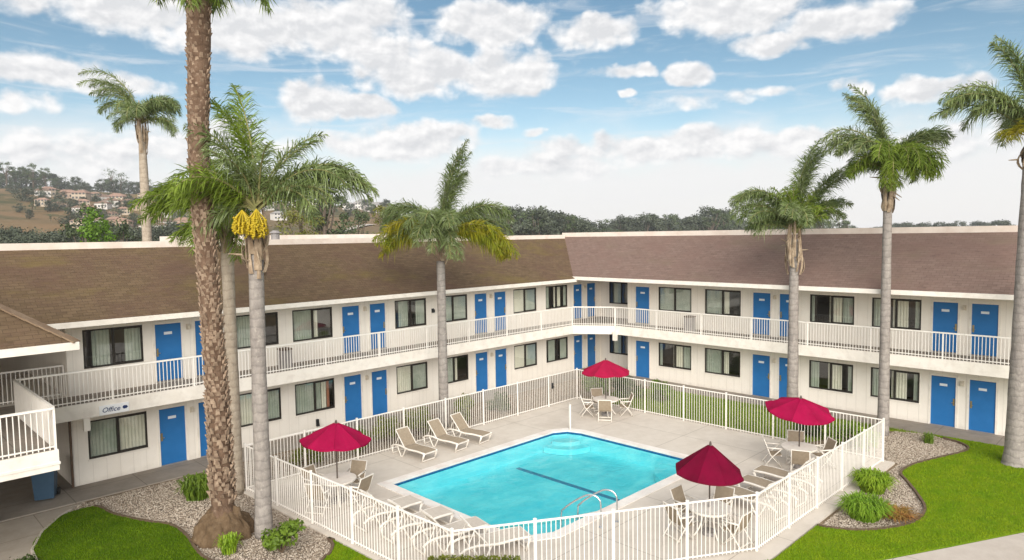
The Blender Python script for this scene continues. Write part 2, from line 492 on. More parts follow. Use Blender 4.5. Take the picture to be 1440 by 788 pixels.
M_NAVY = mottled('navy_lettering', (0.012, 0.03, 0.11), (0.015, 0.035, 0.13), 0.6, 4)
M_SIGN = mottled('sign_panel', (0.80, 0.80, 0.80), (0.76, 0.76, 0.77), 0.5, 2)
M_PLATE = mottled('number_plate_white', (0.78, 0.80, 0.82), (0.70, 0.73, 0.77), 0.5, 20)

# ------------------------------------------------------------------ object helpers


def tag(o, label=None, cat=None, group=None, kind=None):
    if label: o['label'] = label
    if cat: o['category'] = cat
    if group: o['group'] = group
    if kind: o['kind'] = kind
    return o


def empty(name, loc=(0, 0, 0), rz=0.0, label=None, cat=None, group=None):
    o = bpy.data.objects.new(name, None)
    o.empty_display_size = 0.2
    COL.objects.link(o)
    o.location = loc
    o.rotation_euler = (0, 0, rz)
    return tag(o, label, cat, group)


class MB:
    def __init__(self):
        self.v, self.f, self.mi, self.uv = [], [], [], {}
    def face(self, pts, mi=0, uv=None):
        i0 = len(self.v)
        self.v += [tuple(p) for p in pts]
        self.f.append(tuple(range(i0, i0 + len(pts))))
        self.mi.append(mi)
        if uv:
            self.uv[len(self.f) - 1] = uv
    def box(self, x0, x1, y0, y1, z0, z1, mi=0, T=None):
        c = [(x0, y0, z0), (x1, y0, z0), (x1, y1, z0), (x0, y1, z0), (x0, y0, z1), (x1, y0, z1), (x1, y1, z1), (x0, y1, z1)]
        if T: c = [T(*p) for p in c]
        i = len(self.v)
        self.v += [tuple(p) for p in c]
        for q in ((0, 3, 2, 1), (4, 5, 6, 7), (0, 1, 5, 4), (1, 2, 6, 5), (2, 3, 7, 6), (3, 0, 4, 7)):
            self.f.append(tuple(i + k for k in q))
            self.mi.append(mi)
    def beam(self, a, b, w, h, mi=0, up=Vector((0, 0, 1))):
        a, b = Vector(a), Vector(b)
        d = (b - a).normalized()
        s = d.cross(up)
        if s.length < 1e-5: s = Vector((1, 0, 0))
        s.normalize()
        u = s.cross(d)
        i = len(self.v)
        for p in (a, b):
            for x, y in ((-1, -1), (1, -1), (1, 1), (-1, 1)):
                self.v.append(tuple(p + s * (x * w / 2) + u * (y * h / 2)))
        for q in ((0, 1, 2, 3), (7, 6, 5, 4), (0, 4, 5, 1), (1, 5, 6, 2), (2, 6, 7, 3), (3, 7, 4, 0)):
            self.f.append(tuple(i + k for k in q))
            self.mi.append(mi)
    def tube(self, pts, r, n=6, mi=0, cap=True):
        pts = [Vector(p) for p in pts]
        rs = r if isinstance(r, (list, tuple)) else [r] * len(pts)
        i0 = len(self.v)
        ref = None
        for k, p in enumerate(pts):
            d = (pts[min(k + 1, len(pts) - 1)] - pts[max(k - 1, 0)]).normalized()
            if ref is None:
                ref = Vector((1, 0, 0)) if abs(d.x) < .9 else Vector((0, 1, 0))
            s = (ref - d * ref.dot(d)).normalized()
            ref = s
            u = d.cross(s)
            for j in range(n):
                a = 2 * PI * j / n
                self.v.append(tuple(p + (s * math.cos(a) + u * math.sin(a)) * rs[k]))
        for k in range(len(pts) - 1):
            for j in range(n):
                j2 = (j + 1) % n
                self.f.append((i0 + k * n + j, i0 + k * n + j2, i0 + (k + 1) * n + j2, i0 + (k + 1) * n + j))
                self.mi.append(mi)
        if cap:
            self.f.append(tuple(i0 + j for j in reversed(range(n))))
            self.mi.append(mi)
            e = i0 + (len(pts) - 1) * n
            self.f.append(tuple(e + j for j in range(n)))
            self.mi.append(mi)
    def prism(self, poly, z0, z1, mi=0, bottom=True):
        i = len(self.v)
        n = len(poly)
        self.v += [(p[0], p[1], z0) for p in poly] + [(p[0], p[1], z1) for p in poly]
        self.f.append(tuple(i + n + k for k in range(n))); self.mi.append(mi)
        if bottom:
            self.f.append(tuple(i + k for k in reversed(range(n)))); self.mi.append(mi)
        for k in range(n):
            k2 = (k + 1) % n
            self.f.append((i + k, i + k2, i + n + k2, i + n + k)); self.mi.append(mi)
    def build(self, name, mats, parent=None, smooth=False, recalc=True, bevel=0.0):
        me = bpy.data.meshes.new(name)
        me.from_pydata(self.v, [], self.f)
        if not isinstance(mats, (list, tuple)): mats = [mats]
        for m in mats: me.materials.append(m)
        if len(mats) > 1:
            me.polygons.foreach_set('material_index', self.mi)
        if self.uv:
            ul = me.uv_layers.new(name='UVMap')
            for fi, uvs in self.uv.items():
                for k, li in enumerate(me.polygons[fi].loop_indices):
                    ul.data[li].uv = uvs[k]
        if recalc:
            bm = bmesh.new()
            bm.from_mesh(me)
            bmesh.ops.recalc_face_normals(bm, faces=bm.faces)
            bm.to_mesh(me)
            bm.free()
        if smooth:
            me.polygons.foreach_set('use_smooth', [True] * len(me.polygons))
        me.update()
        o = bpy.data.objects.new(name, me)
        COL.objects.link(o)
        if parent: o.parent = parent
        if bevel:
            b = o.modifiers.new('edge', 'BEVEL')
            b.width = bevel
            b.segments = 2
            b.limit_method = 'ANGLE'
        return o


def copy_tree(o, parent=None):
    c = o.copy()
    COL.objects.link(c)
    if parent: c.parent = parent
    for ch in list(o.children):
        copy_tree(ch, c)
    return c


def structure(name, mb, mat, **kw):
    return tag(mb.build(name, mat, **kw), kind='structure')


def in_poly(px, py, poly):
    px, py = np.asarray(px), np.asarray(py)
    r = np.zeros(px.shape, bool)
    n = len(poly)
    for i in range(n):
        x1, y1 = poly[i]
        x2, y2 = poly[(i + 1) % n]
        c = ((y1 > py) != (y2 > py)) & (px < (x2 - x1) * (py - y1) / (y2 - y1 + 1e-12) + x1)
        r ^= c
    return r


def smooth_poly(pts, n=3, closed=True):
    """Catmull-Rom through the points"""
    out = []
    m = len(pts)
    for i in range(m if closed else m - 1):
        p0, p1, p2, p3 = (Vector(pts[(i + k - 1) % m]) if closed else Vector(pts[min(max(i + k - 1, 0), m - 1)]) for k in range(4))
        for j in range(n):
            t = j / n
            out.append(tuple(0.5 * ((2 * p1) + (p2 - p0) * t + (2 * p0 - 5 * p1 + 4 * p2 - p3) * t * t + (3 * p1 - p0 - 3 * p2 + p3) * t ** 3)))
    if not closed: out.append(tuple(pts[-1]))
    return out


DA, DB = 25.44, 31.375          # wall planes: wing along X at Y = DA, wing along Y at X = DB
def TA(s, o, z): return (s, DA - o, z)
def TB(s, o, z): return (DB - o, s, z)

# ------------------------------------------------------------------ ground and terrain
FENCE = [(9.0, 20.95), (9.40, 11.38), (15.9, 7.48), (25.15, 7.38), (25.15, 20.85)]
POOL = [(12.42, 12.72), (12.62, 12.2), (13.25, 11.85), (20.9, 11.85), (20.9, 17.15), (20.72, 17.72), (20.2, 18.0), (12.42, 18.0)]


def smoothstep(a, b, x):
    t = np.clip((x - a) / (b - a), 0, 1)
    return t * t * (3 - 2 * t)


def terrain_h(x, y):
    r = np.hypot(x, y)
    az = np.degrees(np.arctan2(y, x))
    crest = np.interp(az, [-180, 0, 30, 42, 48, 53, 58, 63, 68, 73, 78, 84, 100, 140, 180], [0, 0, 0, 3, 8, 21, 30, 34, 36, 38, 40, 42, 36, 10, 0])
    h = crest * (0.16 * smoothstep(60, 170, r) + 0.84 * smoothstep(170, 560, r)) * (1 - 0.75 * smoothstep(620, 1500, r))
    h += (np.sin(x * .021 + 1.3) * np.cos(y * .017) * 2.2 + np.sin(x * .05 + y * .043) * 0.9) * smoothstep(110, 300, r) * np.clip(crest / 30, 0, 1)
    return h - 0.03


def make_terrain():
    rs = np.concatenate([[58, 66, 76, 88, 102, 118, 136, 156, 178, 200], np.arange(220, 640, 14), [660, 720, 800, 900, 1000, 1100]])
    na = 300
    az = np.radians(np.linspace(0, 360, na, endpoint=False))
    rr, aa = np.meshgrid(rs, az, indexing='ij')
    x, y = rr * np.cos(aa), rr * np.sin(aa)
    z = terrain_h(x, y)
    z[0, :] = -0.03
    v = np.stack([x.ravel(), y.ravel(), z.ravel()], 1)
    f = []
    for i in range(len(rs) - 1):
        for j in range(na):
            j2 = (j + 1) % na
            f.append((i * na + j, (i + 1) * na + j, (i + 1) * na + j2, i * na + j2))
    # inner disc with a hole where the pool lies
    mb = MB()
    mb.v = [tuple(p) for p in v]
    mb.f = f
    mb.mi = [0] * len(f)
    bx = (9.6, 24.6, 8.5, 20.5)
    x0, x1, y0, y1 = bx
    ring = [(rs[0] * math.cos(a), rs[0] * math.sin(a)) for a in az]
    cx, cy = (x0 + x1) / 2, (y0 + y1) / 2
    # split the disc into four pieces round the box
    def piece(a0, a1, p, q):
        pts = [r for r, a in zip(ring, az) if a0 - 1e-9 <= a <= a1 + 1e-9]
        mb.face([(p[0], p[1], -0.03)] + [(a, b, -0.03) for a, b in pts] + [(q[0], q[1], -0.03)])
    cor = [(x1, y0), (x1, y1), (x0, y1), (x0, y0)]
    ang = [0.0, PI / 2, PI, 3 * PI / 2, 2 * PI]
    piece(ang[0], ang[1], cor[0], cor[1])
    piece(ang[1], ang[2], cor[1], cor[2])
    piece(ang[2], ang[3], cor[2], cor[3])
    pts = [r for r, a in zip(ring, az) if a >= ang[3] - 1e-9] + [ring[0]]
    mb.face([(cor[3][0], cor[3][1], -0.03)] + [(a, b, -0.03) for a, b in pts] + [(cor[0][0], cor[0][1], -0.03)])
    m, t, b, out = new_mat('dry_hillside')
    pos = geo_pos(t)
    c = t.mix(t.ramp(t.noise(pos, 0.012, 6, 0.65), 0.38, 0.62), (0.21, 0.135, 0.072), (0.155, 0.115, 0.062))
    c = t.mix(t.math('MULTIPLY', t.ramp(t.noise(pos, 0.028, 6, 0.7), 0.5, 0.62), 0.9), c, (0.062, 0.068, 0.030))
    c = t.mix(t.math('MULTIPLY', t.ramp(t.noise(pos, 0.25, 4, 0.7), 0.5, 0.75), 0.4), c, (0.24, 0.18, 0.11))
    t.link(c, b.inputs['Base Color'])
    b.inputs['Roughness'].default_value = 0.95
    b.inputs['Specular IOR Level'].default_value = 0.05
    structure('ground', mb, m, smooth=False)


make_terrain()


def sheet(name, poly, z, mat, thick=0.0):
    mb = MB()
    if thick: mb.prism(poly, z - thick, z, bottom=False)
    else: mb.face([(p[0], p[1], z) for p in poly])
    return structure(name, mb, mat)


def ring_sheet(mb, outer_loops, z):
    pass


# courtyard soil under the beds (four strips round the pool box so the basin stays open)
mb = MB()
for a in ((-6, 9.6, 4, 24.0), (24.6, 29.9, -6, 24.0), (9.6, 24.6, 20.5, 24.0), (9.6, 24.6, 4.0, 8.5)):
    x0, x1, y0, y1 = a
    mb.face([(x0, y0, -0.012), (x1, y0, -0.012), (x1, y1, -0.012), (x0, y1, -0.012)])
structure('bare_soil', mb, M_SOIL)

# pool deck with the pool cut out
def offset_poly(poly, d):
    n = len(poly)
    out = []
    for i in range(n):
        p0, p1, p2 = Vector(poly[i - 1]), Vector(poly[i]), Vector(poly[(i + 1) % n])
        d1, d2 = (p1 - p0).normalized(), (p2 - p1).normalized()
        n1, n2 = Vector((d1.y, -d1.x)), Vector((d2.y, -d2.x))
        b = (n1 + n2).normalized()
        out.append(tuple(p1 + b * (d / max(0.3, b.dot(n1)))))
    return out


DECK = [(8.85, 21.1), (9.25, 11.2), (15.7, 7.05), (25.3, 7.05), (25.3, 21.0)]     # counter-clockwise when seen from above
COPO = offset_poly(POOL, 0.34)


def fill_between(outer, inner, z):
    bm = bmesh.new()
    def loop(pts):
        vs = [bm.verts.new((p[0], p[1], z)) for p in pts]
        return [bm.edges.new((vs[i], vs[(i + 1) % len(vs)])) for i in range(len(vs))]
    es = loop(outer) + loop(inner)
    bmesh.ops.triangle_fill(bm, use_beauty=True, use_dissolve=False, edges=es)
    mb = MB()
    for f in bm.faces:
        mb.face([v.co.copy() for v in f.verts])
    bm.free()
    return mb


mb = fill_between(DECK, COPO, 0.05)
n = len(DECK)
for i in range(n):
    a, b = DECK[i], DECK[(i + 1) % n]
    mb.face([(a[0], a[1], 0.05), (b[0], b[1], 0.05), (b[0], b[1], -0.08), (a[0], a[1], -0.08)])
deck = structure('pool_deck', mb, M_DECK)

# walkways along the two wings and the paths
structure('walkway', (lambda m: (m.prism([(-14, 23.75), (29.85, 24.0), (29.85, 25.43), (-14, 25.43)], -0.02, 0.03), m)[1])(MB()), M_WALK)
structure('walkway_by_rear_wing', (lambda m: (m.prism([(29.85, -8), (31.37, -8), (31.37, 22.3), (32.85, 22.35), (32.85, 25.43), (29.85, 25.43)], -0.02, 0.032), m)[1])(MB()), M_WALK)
sheet('path', [(-14, 15.0), (3.2, 15.0), (3.35, 21.0), (3.8, 22.1), (4.4, 23.0), (5.2, 23.75), (-14, 23.75)], 0.012, M_PATH, 0.03)
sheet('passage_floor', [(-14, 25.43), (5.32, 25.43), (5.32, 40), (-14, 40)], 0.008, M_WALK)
sheet('pale_path', [(12.2, 8.1), (17.7, 5.02), (19.5, 4.08), (21.67, 2.96), (26.2, 0.6), (30.0, -1.6), (30, -8), (8, -8), (8, 8.1)], 0.022, M_PATH2, 0.04)

# beds and lawns
GRAV_L = [(4.75, 23.72), (8.95, 23.75), (8.9, 21.0), (9.25, 14.0), (9.3, 12.9), (8.0, 13.2), (6.0, 13.0), (4.0, 16.0), (4.4, 20.0)]
sheet('gravel_bed', GRAV_L, 0.0, M_GRAVEL)
LAWN_L = smooth_poly([(4.41, 22.97), (5.30, 23.07), (5.53, 21.99), (6.0, 20.75), (6.4, 19.97), (6.45, 18.93), (6.27, 17.34), (6.5, 15.4), (5.4, 13.2), (3.1, 13.2), (3.1, 18.0), (3.37, 21.0), (3.81, 22.08)], 4)
LAWN_F = smooth_poly([(9.02, 15.75), (8.85, 15.5), (8.55, 15.15), (8.3, 15.02), (7.9, 14.4), (7.9, 12.6), (9.0, 12.2)], 3)
LAWN_R = ([(29.8, 7.0)] + smooth_poly([(29.55, 6.6), (29.2, 5.9), (28.43, 5.6), (26.89, 6.10), (25.52, 6.54), (24.4, 6.62), (23.6, 6.2), (22.73, 5.72), (21.6, 5.22), (20.42, 5.2), (19.48, 5.6), (18.82, 6.15), (18.5, 6.75), (18.46, 7.0)], 4, False)
          + [(15.75, 7.0), (13.3, 8.55), (12.6, 7.95), (17.7, 5.05), (19.5, 4.11), (21.67, 2.99), (26.2, 0.63), (29.8, -1.4)])
LAWN_B = [(25.6, 10.2), (29.2, 8.9), (29.75, 7.4), (29.75, 19.2), (27.8, 20.6), (25.6, 19.6)]
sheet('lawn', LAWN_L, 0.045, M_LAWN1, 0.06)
sheet('lawn_beside_fence', LAWN_F, 0.04, M_LAWN2, 0.06)
sheet('lawn_beside_path', LAWN_R, 0.045, M_LAWN2, 0.06)
sheet('lawn_along_rear_wing', LAWN_B, 0.02, M_LAWN3, 0.03)
GRAV_R = [(17.2, 6.95), (25.35, 6.95), (25.6, 8.8), (29.75, 8.2), (29.75, 7.1), (29.75, 5.5), (24, 5.2), (20, 4.8), (17.9, 5.6)]
sheet('gravel_bed_by_right_fence', GRAV_R, 0.001, M_GRAVEL)
# dirt strip with planting between fence and left wing
GRAV_BACK = [(9.0, 21.15), (25.6, 21.05), (29.7, 20.0), (29.8, 23.95), (9.0, 23.72)]
sheet('planting_bed', GRAV_BACK, -0.004, M_GRAVEL)


def edging(name, pts, w=0.07, h=0.075, z=0.0, mat=M_EDGING):
    mb = MB()
    for a, b in zip(pts[:-1], pts[1:]):
        mb.beam((a[0], a[1], z + h / 2), (b[0], b[1], z + h / 2), w, h)
    return structure(name, mb, mat)


edging('lawn_edging', LAWN_L[4:30])
edging('lawn_edging_right', LAWN_R[1:54])
edging('lawn_edging_by_fence', LAWN_F[0:14])
edging('path_edging', [(3.18, 17.6), (3.36, 20.95), (3.8, 22.1), (4.4, 22.98), (4.75, 23.3)], 0.06, 0.06, 0, M_PATH2)


def blade_mesh(name, poly, n, hmin, hmax, z, mat, seed, label, wid=0.012, keep=None):
    rng = np.random.default_rng(seed)
    P = np.array(poly)
    x = rng.uniform(P[:, 0].min(), P[:, 0].max(), n * 3)
    y = rng.uniform(P[:, 1].min(), P[:, 1].max(), n * 3)
    k = in_poly(x, y, poly)
    if keep is not None: k &= keep(x, y)
    x, y = x[k][:n], y[k][:n]
    n = len(x)
    a = rng.uniform(0, 2 * PI, n)
    h = rng.uniform(hmin, hmax, n)
    ln = rng.uniform(0.1, 0.6, n) * h
    b = rng.uniform(0, 2 * PI, n)
    dx, dy = np.cos(a) * wid, np.sin(a) * wid
    v = np.empty((n, 3, 3))
    v[:, 0] = np.stack([x - dx, y - dy, np.full(n, z)], 1)
    v[:, 1] = np.stack([x + dx, y + dy, np.full(n, z)], 1)
    v[:, 2] = np.stack([x + np.cos(b) * ln, y + np.sin(b) * ln, z + h], 1)
    me = bpy.data.meshes.new(name)
    me.vertices.add(n * 3)
    me.vertices.foreach_set('co', v.ravel())
    me.loops.add(n * 3)
    me.loops.foreach_set('vertex_index', np.arange(n * 3))
    me.polygons.add(n)
    me.polygons.foreach_set('loop_start', np.arange(0, n * 3, 3))
    me.polygons.foreach_set('loop_total', np.full(n, 3))
    me.materials.append(mat)
    me.update()
    o = bpy.data.objects.new(name, me)
    COL.objects.link(o)
    return tag(o, label, 'grass', kind='stuff')


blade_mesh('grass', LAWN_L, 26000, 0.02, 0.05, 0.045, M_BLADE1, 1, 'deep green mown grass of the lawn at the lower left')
blade_mesh('grass', LAWN_F, 7000, 0.02, 0.05, 0.04, M_BLADE2, 2, 'bright green grass beside the gravel bed and pool fence')
blade_mesh('grass', LAWN_R, 52000, 0.02, 0.05, 0.045, M_BLADE2, 3, 'bright yellow green mown grass of the lawn by the pale path')
blade_mesh('grass', LAWN_B, 20000, 0.04, 0.11, 0.02, M_BLADE3, 4, 'green grass strip between pool fence and rear wing')


def pebbles(name, poly, n, z, seed, label, keep=None):
    rng = np.random.default_rng(seed)
    P = np.array(poly)
    x = rng.uniform(P[:, 0].min(), P[:, 0].max(), n * 3)
    y = rng.uniform(P[:, 1].min(), P[:, 1].max(), n * 3)
    k = in_poly(x, y, poly)
    if keep is not None: k &= keep(x, y)
    x, y = x[k][:n], y[k][:n]
    n = len(x)
    base = np.array([(1, 0, 0), (0, 1, 0), (-1, 0, 0), (0, -1, 0), (0, 0, 1), (0, 0, -1)], float)
    fc = np.array([(0, 1, 4), (1, 2, 4), (2, 3, 4), (3, 0, 4), (1, 0, 5), (2, 1, 5), (3, 2, 5), (0, 3, 5)])
    s = rng.uniform(0.013, 0.034, (n, 1, 1)) * rng.uniform(0.6, 1.3, (n, 6, 1)) * np.array([1, 1, 0.7])
    a = rng.uniform(0, 2 * PI, n)
    ca, sa = np.cos(a)[:, None], np.sin(a)[:, None]
    b = base[None] * s
    v = np.stack([b[..., 0] * ca - b[..., 1] * sa, b[..., 0] * sa + b[..., 1] * ca, b[..., 2]], 2)
    v += np.stack([x, y, np.full(n, z + 0.008)], 1)[:, None]
    idx = (fc[None] + (np.arange(n) * 6)[:, None, None]).reshape(-1)
    me = bpy.data.meshes.new(name)
    me.vertices.add(n * 6)
    me.vertices.foreach_set('co', v.ravel())
    me.loops.add(len(idx))
    me.loops.foreach_set('vertex_index', idx)
    nt = len(idx) // 3
    me.polygons.add(nt)
    me.polygons.foreach_set('loop_start', np.arange(0, nt * 3, 3))
    me.polygons.foreach_set('loop_total', np.full(nt, 3))
    me.materials.append(M_PEBBLE)
    me.update()
    o = bpy.data.objects.new(name, me)
    COL.objects.link(o)
    return tag(o, label, 'gravel', kind='stuff')


pebbles('gravel', GRAV_L, 11000, 0.0, 5, 'loose tan pebbles of the bed round the thick palm trunk',
        lambda x, y: ~(in_poly(x, y, LAWN_L) | in_poly(x, y, LAWN_F)))
pebbles('gravel', GRAV_R, 8000, 0.0, 6, 'loose grey tan pebbles of the bed right of the pool fence', lambda x, y: ~in_poly(x, y, LAWN_R))

# ------------------------------------------------------------------ swimming pool
WZ = -0.03
pool = empty('swimming_pool', (16.6, 14.9, 0), 0, 'turquoise swimming pool with white coping and dark blue waterline tiles', 'swimming pool')
PO = Vector((16.6, 14.9, 0))


def loc_poly(p): return [(a - PO.x, b - PO.y) for a, b in p]


mb = fill_between(loc_poly(COPO), loc_poly(POOL), 0.075)
lp, lo = loc_poly(POOL), loc_poly(COPO)
for i in range(len(lp)):
    a, b = lp[i], lp[(i + 1) % len(lp)]
    mb.face([(a[0], a[1], 0.075), (b[0], b[1], 0.075), (b[0], b[1], 0.02), (a[0], a[1], 0.02)])
    a, b = lo[i], lo[(i + 1) % len(lo)]
    mb.face([(a[0], a[1], 0.075), (b[0], b[1], 0.075), (b[0], b[1], 0.0), (a[0], a[1], 0.0)])
mb.build('coping', M_COPING, pool)
POOL_I = loc_poly(offset_poly(POOL, 0.02))
mb = MB()
for i in range(len(lp)):
    a, b = POOL_I[i], POOL_I[(i + 1) % len(lp)]
    mb.face([(a[0], a[1], 0.02), (b[0], b[1], 0.02), (b[0], b[1], -0.07), (a[0], a[1], -0.07)])
mb.build('tile_band', M_TILE, pool)
mb = MB()
FLOOR_Z = -0.62
for i in range(len(lp)):
    a, b = POOL_I[i], POOL_I[(i + 1) % len(lp)]
    mb.face([(a[0], a[1], -0.07), (b[0], b[1], -0.07), (b[0], b[1], FLOOR_Z), (a[0], a[1], FLOOR_Z)])
mb.face([(p[0], p[1], FLOOR_Z) for p in POOL_I])
mb.build('basin', M_PLASTER, pool)
mb = MB()
mb.box(17.5 - PO.x, 17.68 - PO.x, 11.84 - PO.y, 18.35 - PO.y - .0, FLOOR_Z, FLOOR_Z + 0.012)
mb.v = [(x, min(y, 17.45 - PO.y), z) for x, y, z in mb.v]
mb.build('lane_line', mottled('lane_line_tile', (0.05, 0.20, 0.34), (0.07, 0.25, 0.40), 0.4, 8), pool)


def corner_steps(name, c, edge_pts, z, mat, back):
    poly = loc_poly(edge_pts + back)
    mb = MB()
    mb.prism(poly, FLOOR_Z + 0.01, z)
    o = mb.build(name, mat, pool)
    return o


# near corner: one broad shallow step with a curved white nosing
edge = smooth_poly([(12.44, 13.55), (12.95, 13.2), (13.7, 12.72), (14.6, 12.22), (15.5, 11.87)], 5, False)
corner_steps('step', None, edge, WZ - 0.10, M_STEP, [(13.3, 11.87), (12.66, 12.22), (12.44, 12.75)])
mb = MB()
mb.tube([(a - PO.x, b - PO.y, WZ - 0.02) for a, b in edge], 0.05, 6)
mb.build('step_nosing', M_COPING, pool, smooth=True)
# far corner: three rounded steps
for k, rr in enumerate((0.75, 1.2)):
    c = (20.75, 17.85)
    pts = []
    for j in range(15):
        a = R(176 + 98 * j / 14)
        pts.append((min(c[0] + rr * math.cos(a), 20.87), min(c[1] + rr * math.sin(a), 17.97)))
    mb = MB()
    mb.prism(loc_poly(pts + [(20.87, 17.15), (20.7, 17.7), (20.2, 17.97)]), FLOOR_Z + 0.01 * (k + 1), WZ - 0.2 - 0.14 * k)
    mb.build('step', M_PLASTER if k else M_STEP, pool)
# rounded bench in the right corner
pts = []
for j in range(13):
    a = R(90 + 90 * j / 12)
    pts.append((20.87 + 1.55 * math.cos(a), 11.87 + 1.55 * math.sin(a)))
mb = MB()
mb.prism(loc_poly(pts + [(20.87, 11.87)]), FLOOR_Z + 0.012, WZ - 0.32)
mb.build('bench', M_PLASTER, pool)

mb = MB()
mb.face([(p[0], p[1], WZ) for p in offset_poly(POOL, 0.012)])
structure('water', mb, M_WATER, recalc=False)


def grab_rail(loc, rz, label):
    t = empty('pool_handrail', loc, rz, label, 'handrail', 'handrails at the pool steps')
    pts = [(0, 0, -0.03), (0, 0, 0.62), (0.05, 0, 0.78), (0.18, 0, 0.86), (0.4, 0, 0.84), (0.75, 0, 0.62), (1.05, 0, 0.36), (1.12, 0, 0.2), (1.12, 0, -0.62)]
    mb = MB()
    mb.tube(smooth_poly(pts, 4, False), 0.024, 8)
    mb.build('rail_tube', M_METAL, t, smooth=True)
    mb = MB()
    mb.tube([(0, 0, -0.0), (0, 0, 0.02)], 0.06, 10)
    mb.build('base_flange', M_METAL, t)
    return t


grab_rail((14.36, 11.12, 0.05), R(112), 'bent steel handrail nearer the front corner of the pool, at the pale step')
grab_rail((14.95, 11.02, 0.05), R(112), 'bent steel handrail on the crimson parasol side of the pale step')
t = empty('pool_rail_post', (20.75, 17.35, 0), R(215), 'white upright rail rising from the rounded steps in the far pool corner', 'handrail')
mb = MB()
mb.tube(smooth_poly([(0.25, 0, 0.0), (0.25, 0, 0.9), (0.15, 0, 1.02), (-0.05, 0, 1.0), (-0.1, 0, 0.9), (-0.1, 0, -0.9)], 4, False), 0.035, 8)
t.location = (20.95, 17.75, 0.05)
t.rotation_euler = (0, 0, R(45))
mb.build('rail_tube', M_FURN, t, smooth=True)

# ------------------------------------------------------------------ motel
motel = empty('motel_building', (0, 0, 0), 0, 'long two storey cream motel with blue doors, brown shingle roof and white balcony rails', 'building')
Z_F2 = 2.99


def wall_with_openings(name, T, s0, s1, z0, z1, ops, depth=0.14, mat=None, o=0.0):
    """ops: (s0,s1,z0,z1); cells outside the openings become wall, openings get reveals"""
    ss = sorted({s0, s1, *[v for q in ops for v in q[:2] if s0 < v < s1]})
    zs = sorted({z0, z1, *[v for q in ops for v in q[2:]]})
    mb = MB()
    for a, b in zip(ss[:-1], ss[1:]):
        for c, d in zip(zs[:-1], zs[1:]):
            m = ((a + b) / 2, (c + d) / 2)
            if any(q[0] < m[0] < q[1] and q[2] < m[1] < q[3] for q in ops):
                continue
            mb.face([T(a, o, c), T(b, o, c), T(b, o, d), T(a, o, d)], uv=[(a, c), (b, c), (b, d), (a, d)])
    for q in ops:
        a, b, c, d = q
        for p, r in (((a, c), (a, d)), ((b, c), (b, d)), ((a, c), (b, c)), ((a, d), (b, d))):
            mb.face([T(p[0], o, p[1]), T(r[0], o, r[1]), T(r[0], o - depth, r[1]), T(p[0], o - depth, p[1])], uv=[(0, 1), (0.1, 1), (0.1, 1.2), (0, 1.2)])
    return mb.build(name, mat or M_WALL, motel, recalc=False)


WIN_A = [(5.77, 7.56), (10.75, 12.45), (13.05, 14.83), (17.98, 19.75), (20.5, 22.3), (25.53, 27.3), (28.06, 29.9)]
DOOR_A = [(7.94, 8.82), (9.28, 10.16), (15.28, 16.13), (16.65, 17.46), (22.77, 23.6), (24.12, 24.95), (30.42, 31.2), (31.66, 32.45)]
WIN_B = [(18.37, 20.34), (15.68, 17.6), (10.47, 12.36), (7.9, 9.76), (2.95, 4.75), (0.5, 2.3)]
DOOR_B = [(20.9, 21.8), (14.18, 15.06), (12.88, 13.76), (6.61, 7.49), (5.29, 6.17), (-1.0, -0.1)]
LV = [(0.0, 0.81, 2.08, 2.04), (Z_F2, 3.80, 5.07, 5.02)]      # floor, window bottom, window top, door top


def ops_for(wins, doors):
    r = []
    for fl, wb, wt, dt in LV:
        r += [(a, b, wb, wt) for a, b in wins] + [(a, b, fl + 0.04, dt) for a, b in doors]
    return r


wall_with_openings('wall', TA, 5.3, 32.9, -0.1, 5.9, ops_for(WIN_A, DOOR_A))
wall_with_openings('wall', TB, -6.0, 22.33, -0.1, 5.9, ops_for(WIN_B, DOOR_B))
NOOK = (23.0, 24.75)
wall_with_openings('wall', TB, 22.33, 25.44, -0.1, 5.9, ops_for([NOOK], []), o=-1.525)
mb = MB()
mb.face([(31.375, 22.33, -.1), (32.9, 22.33, -.1), (32.9, 22.33, 5.9), (31.375, 22.33, 5.9)], uv=[(0, 0), (1.5, 0), (1.5, 6), (0, 6)])
mb.build('return_wall', M_WALL, motel)
# end wall, rear walls, middle floor
mb = MB()
mb.face([(5.3, 25.44, -.1), (5.3, 38, -.1), (5.3, 38, 7.5), (5.3, 25.44, 6.3)], uv=[(0, 0), (12.5, 0), (12.5, 7.6), (0, 6.4)])
mb.build('end_wall', M_WALL, motel)
mb = MB()
mb.face([(-14, 38, -.1), (44, 38, -.1), (44, 38, 7.4), (-14, 38, 7.4)], uv=[(0, 0), (58, 0), (58, 7.5), (0, 7.5)])
mb.face([(44, 38, -.1), (44, -6, -.1), (44, -6, 7.4), (44, 38, 7.4)], uv=[(0, 0), (44, 0), (44, 7.5), (0, 7.5)])
mb.face([(31.4, -6, -.1), (44, -6, -.1), (44, -6, 7.4), (31.4, -6, 7.4)], uv=[(0, 0), (12, 0), (12, 7.5), (0, 7.5)])
mb.face([(-14, 25.4, -.1), (-14, 38, -.1), (-14, 38, 7.4), (-14, 25.4, 7.4)], uv=[(0, 0), (12, 0), (12, 7.5), (0, 7.5)])
mb.build('rear_wall', M_WALL, motel)
mb = MB()
mb.box(5.32, 43.9, 29.5, 29.6, 0, 5.5)
mb.box(36.0, 36.1, -5.9, 29.4, 0, 5.5)
mb.box(5.32, 43.9, 25.6, 37.9, 2.5, 2.9)
mb.box(33.05, 43.9, -5.9, 25.5, 2.5, 2.9)
mb.build('interior', M_INSIDE, motel)

# corner board and brown pipe at the left end
mb = MB()
mb.box(5.24, 5.3, 25.36, 25.44, 0, 2.45)
mb.build('downpipe', M_BROWNPIPE, motel)

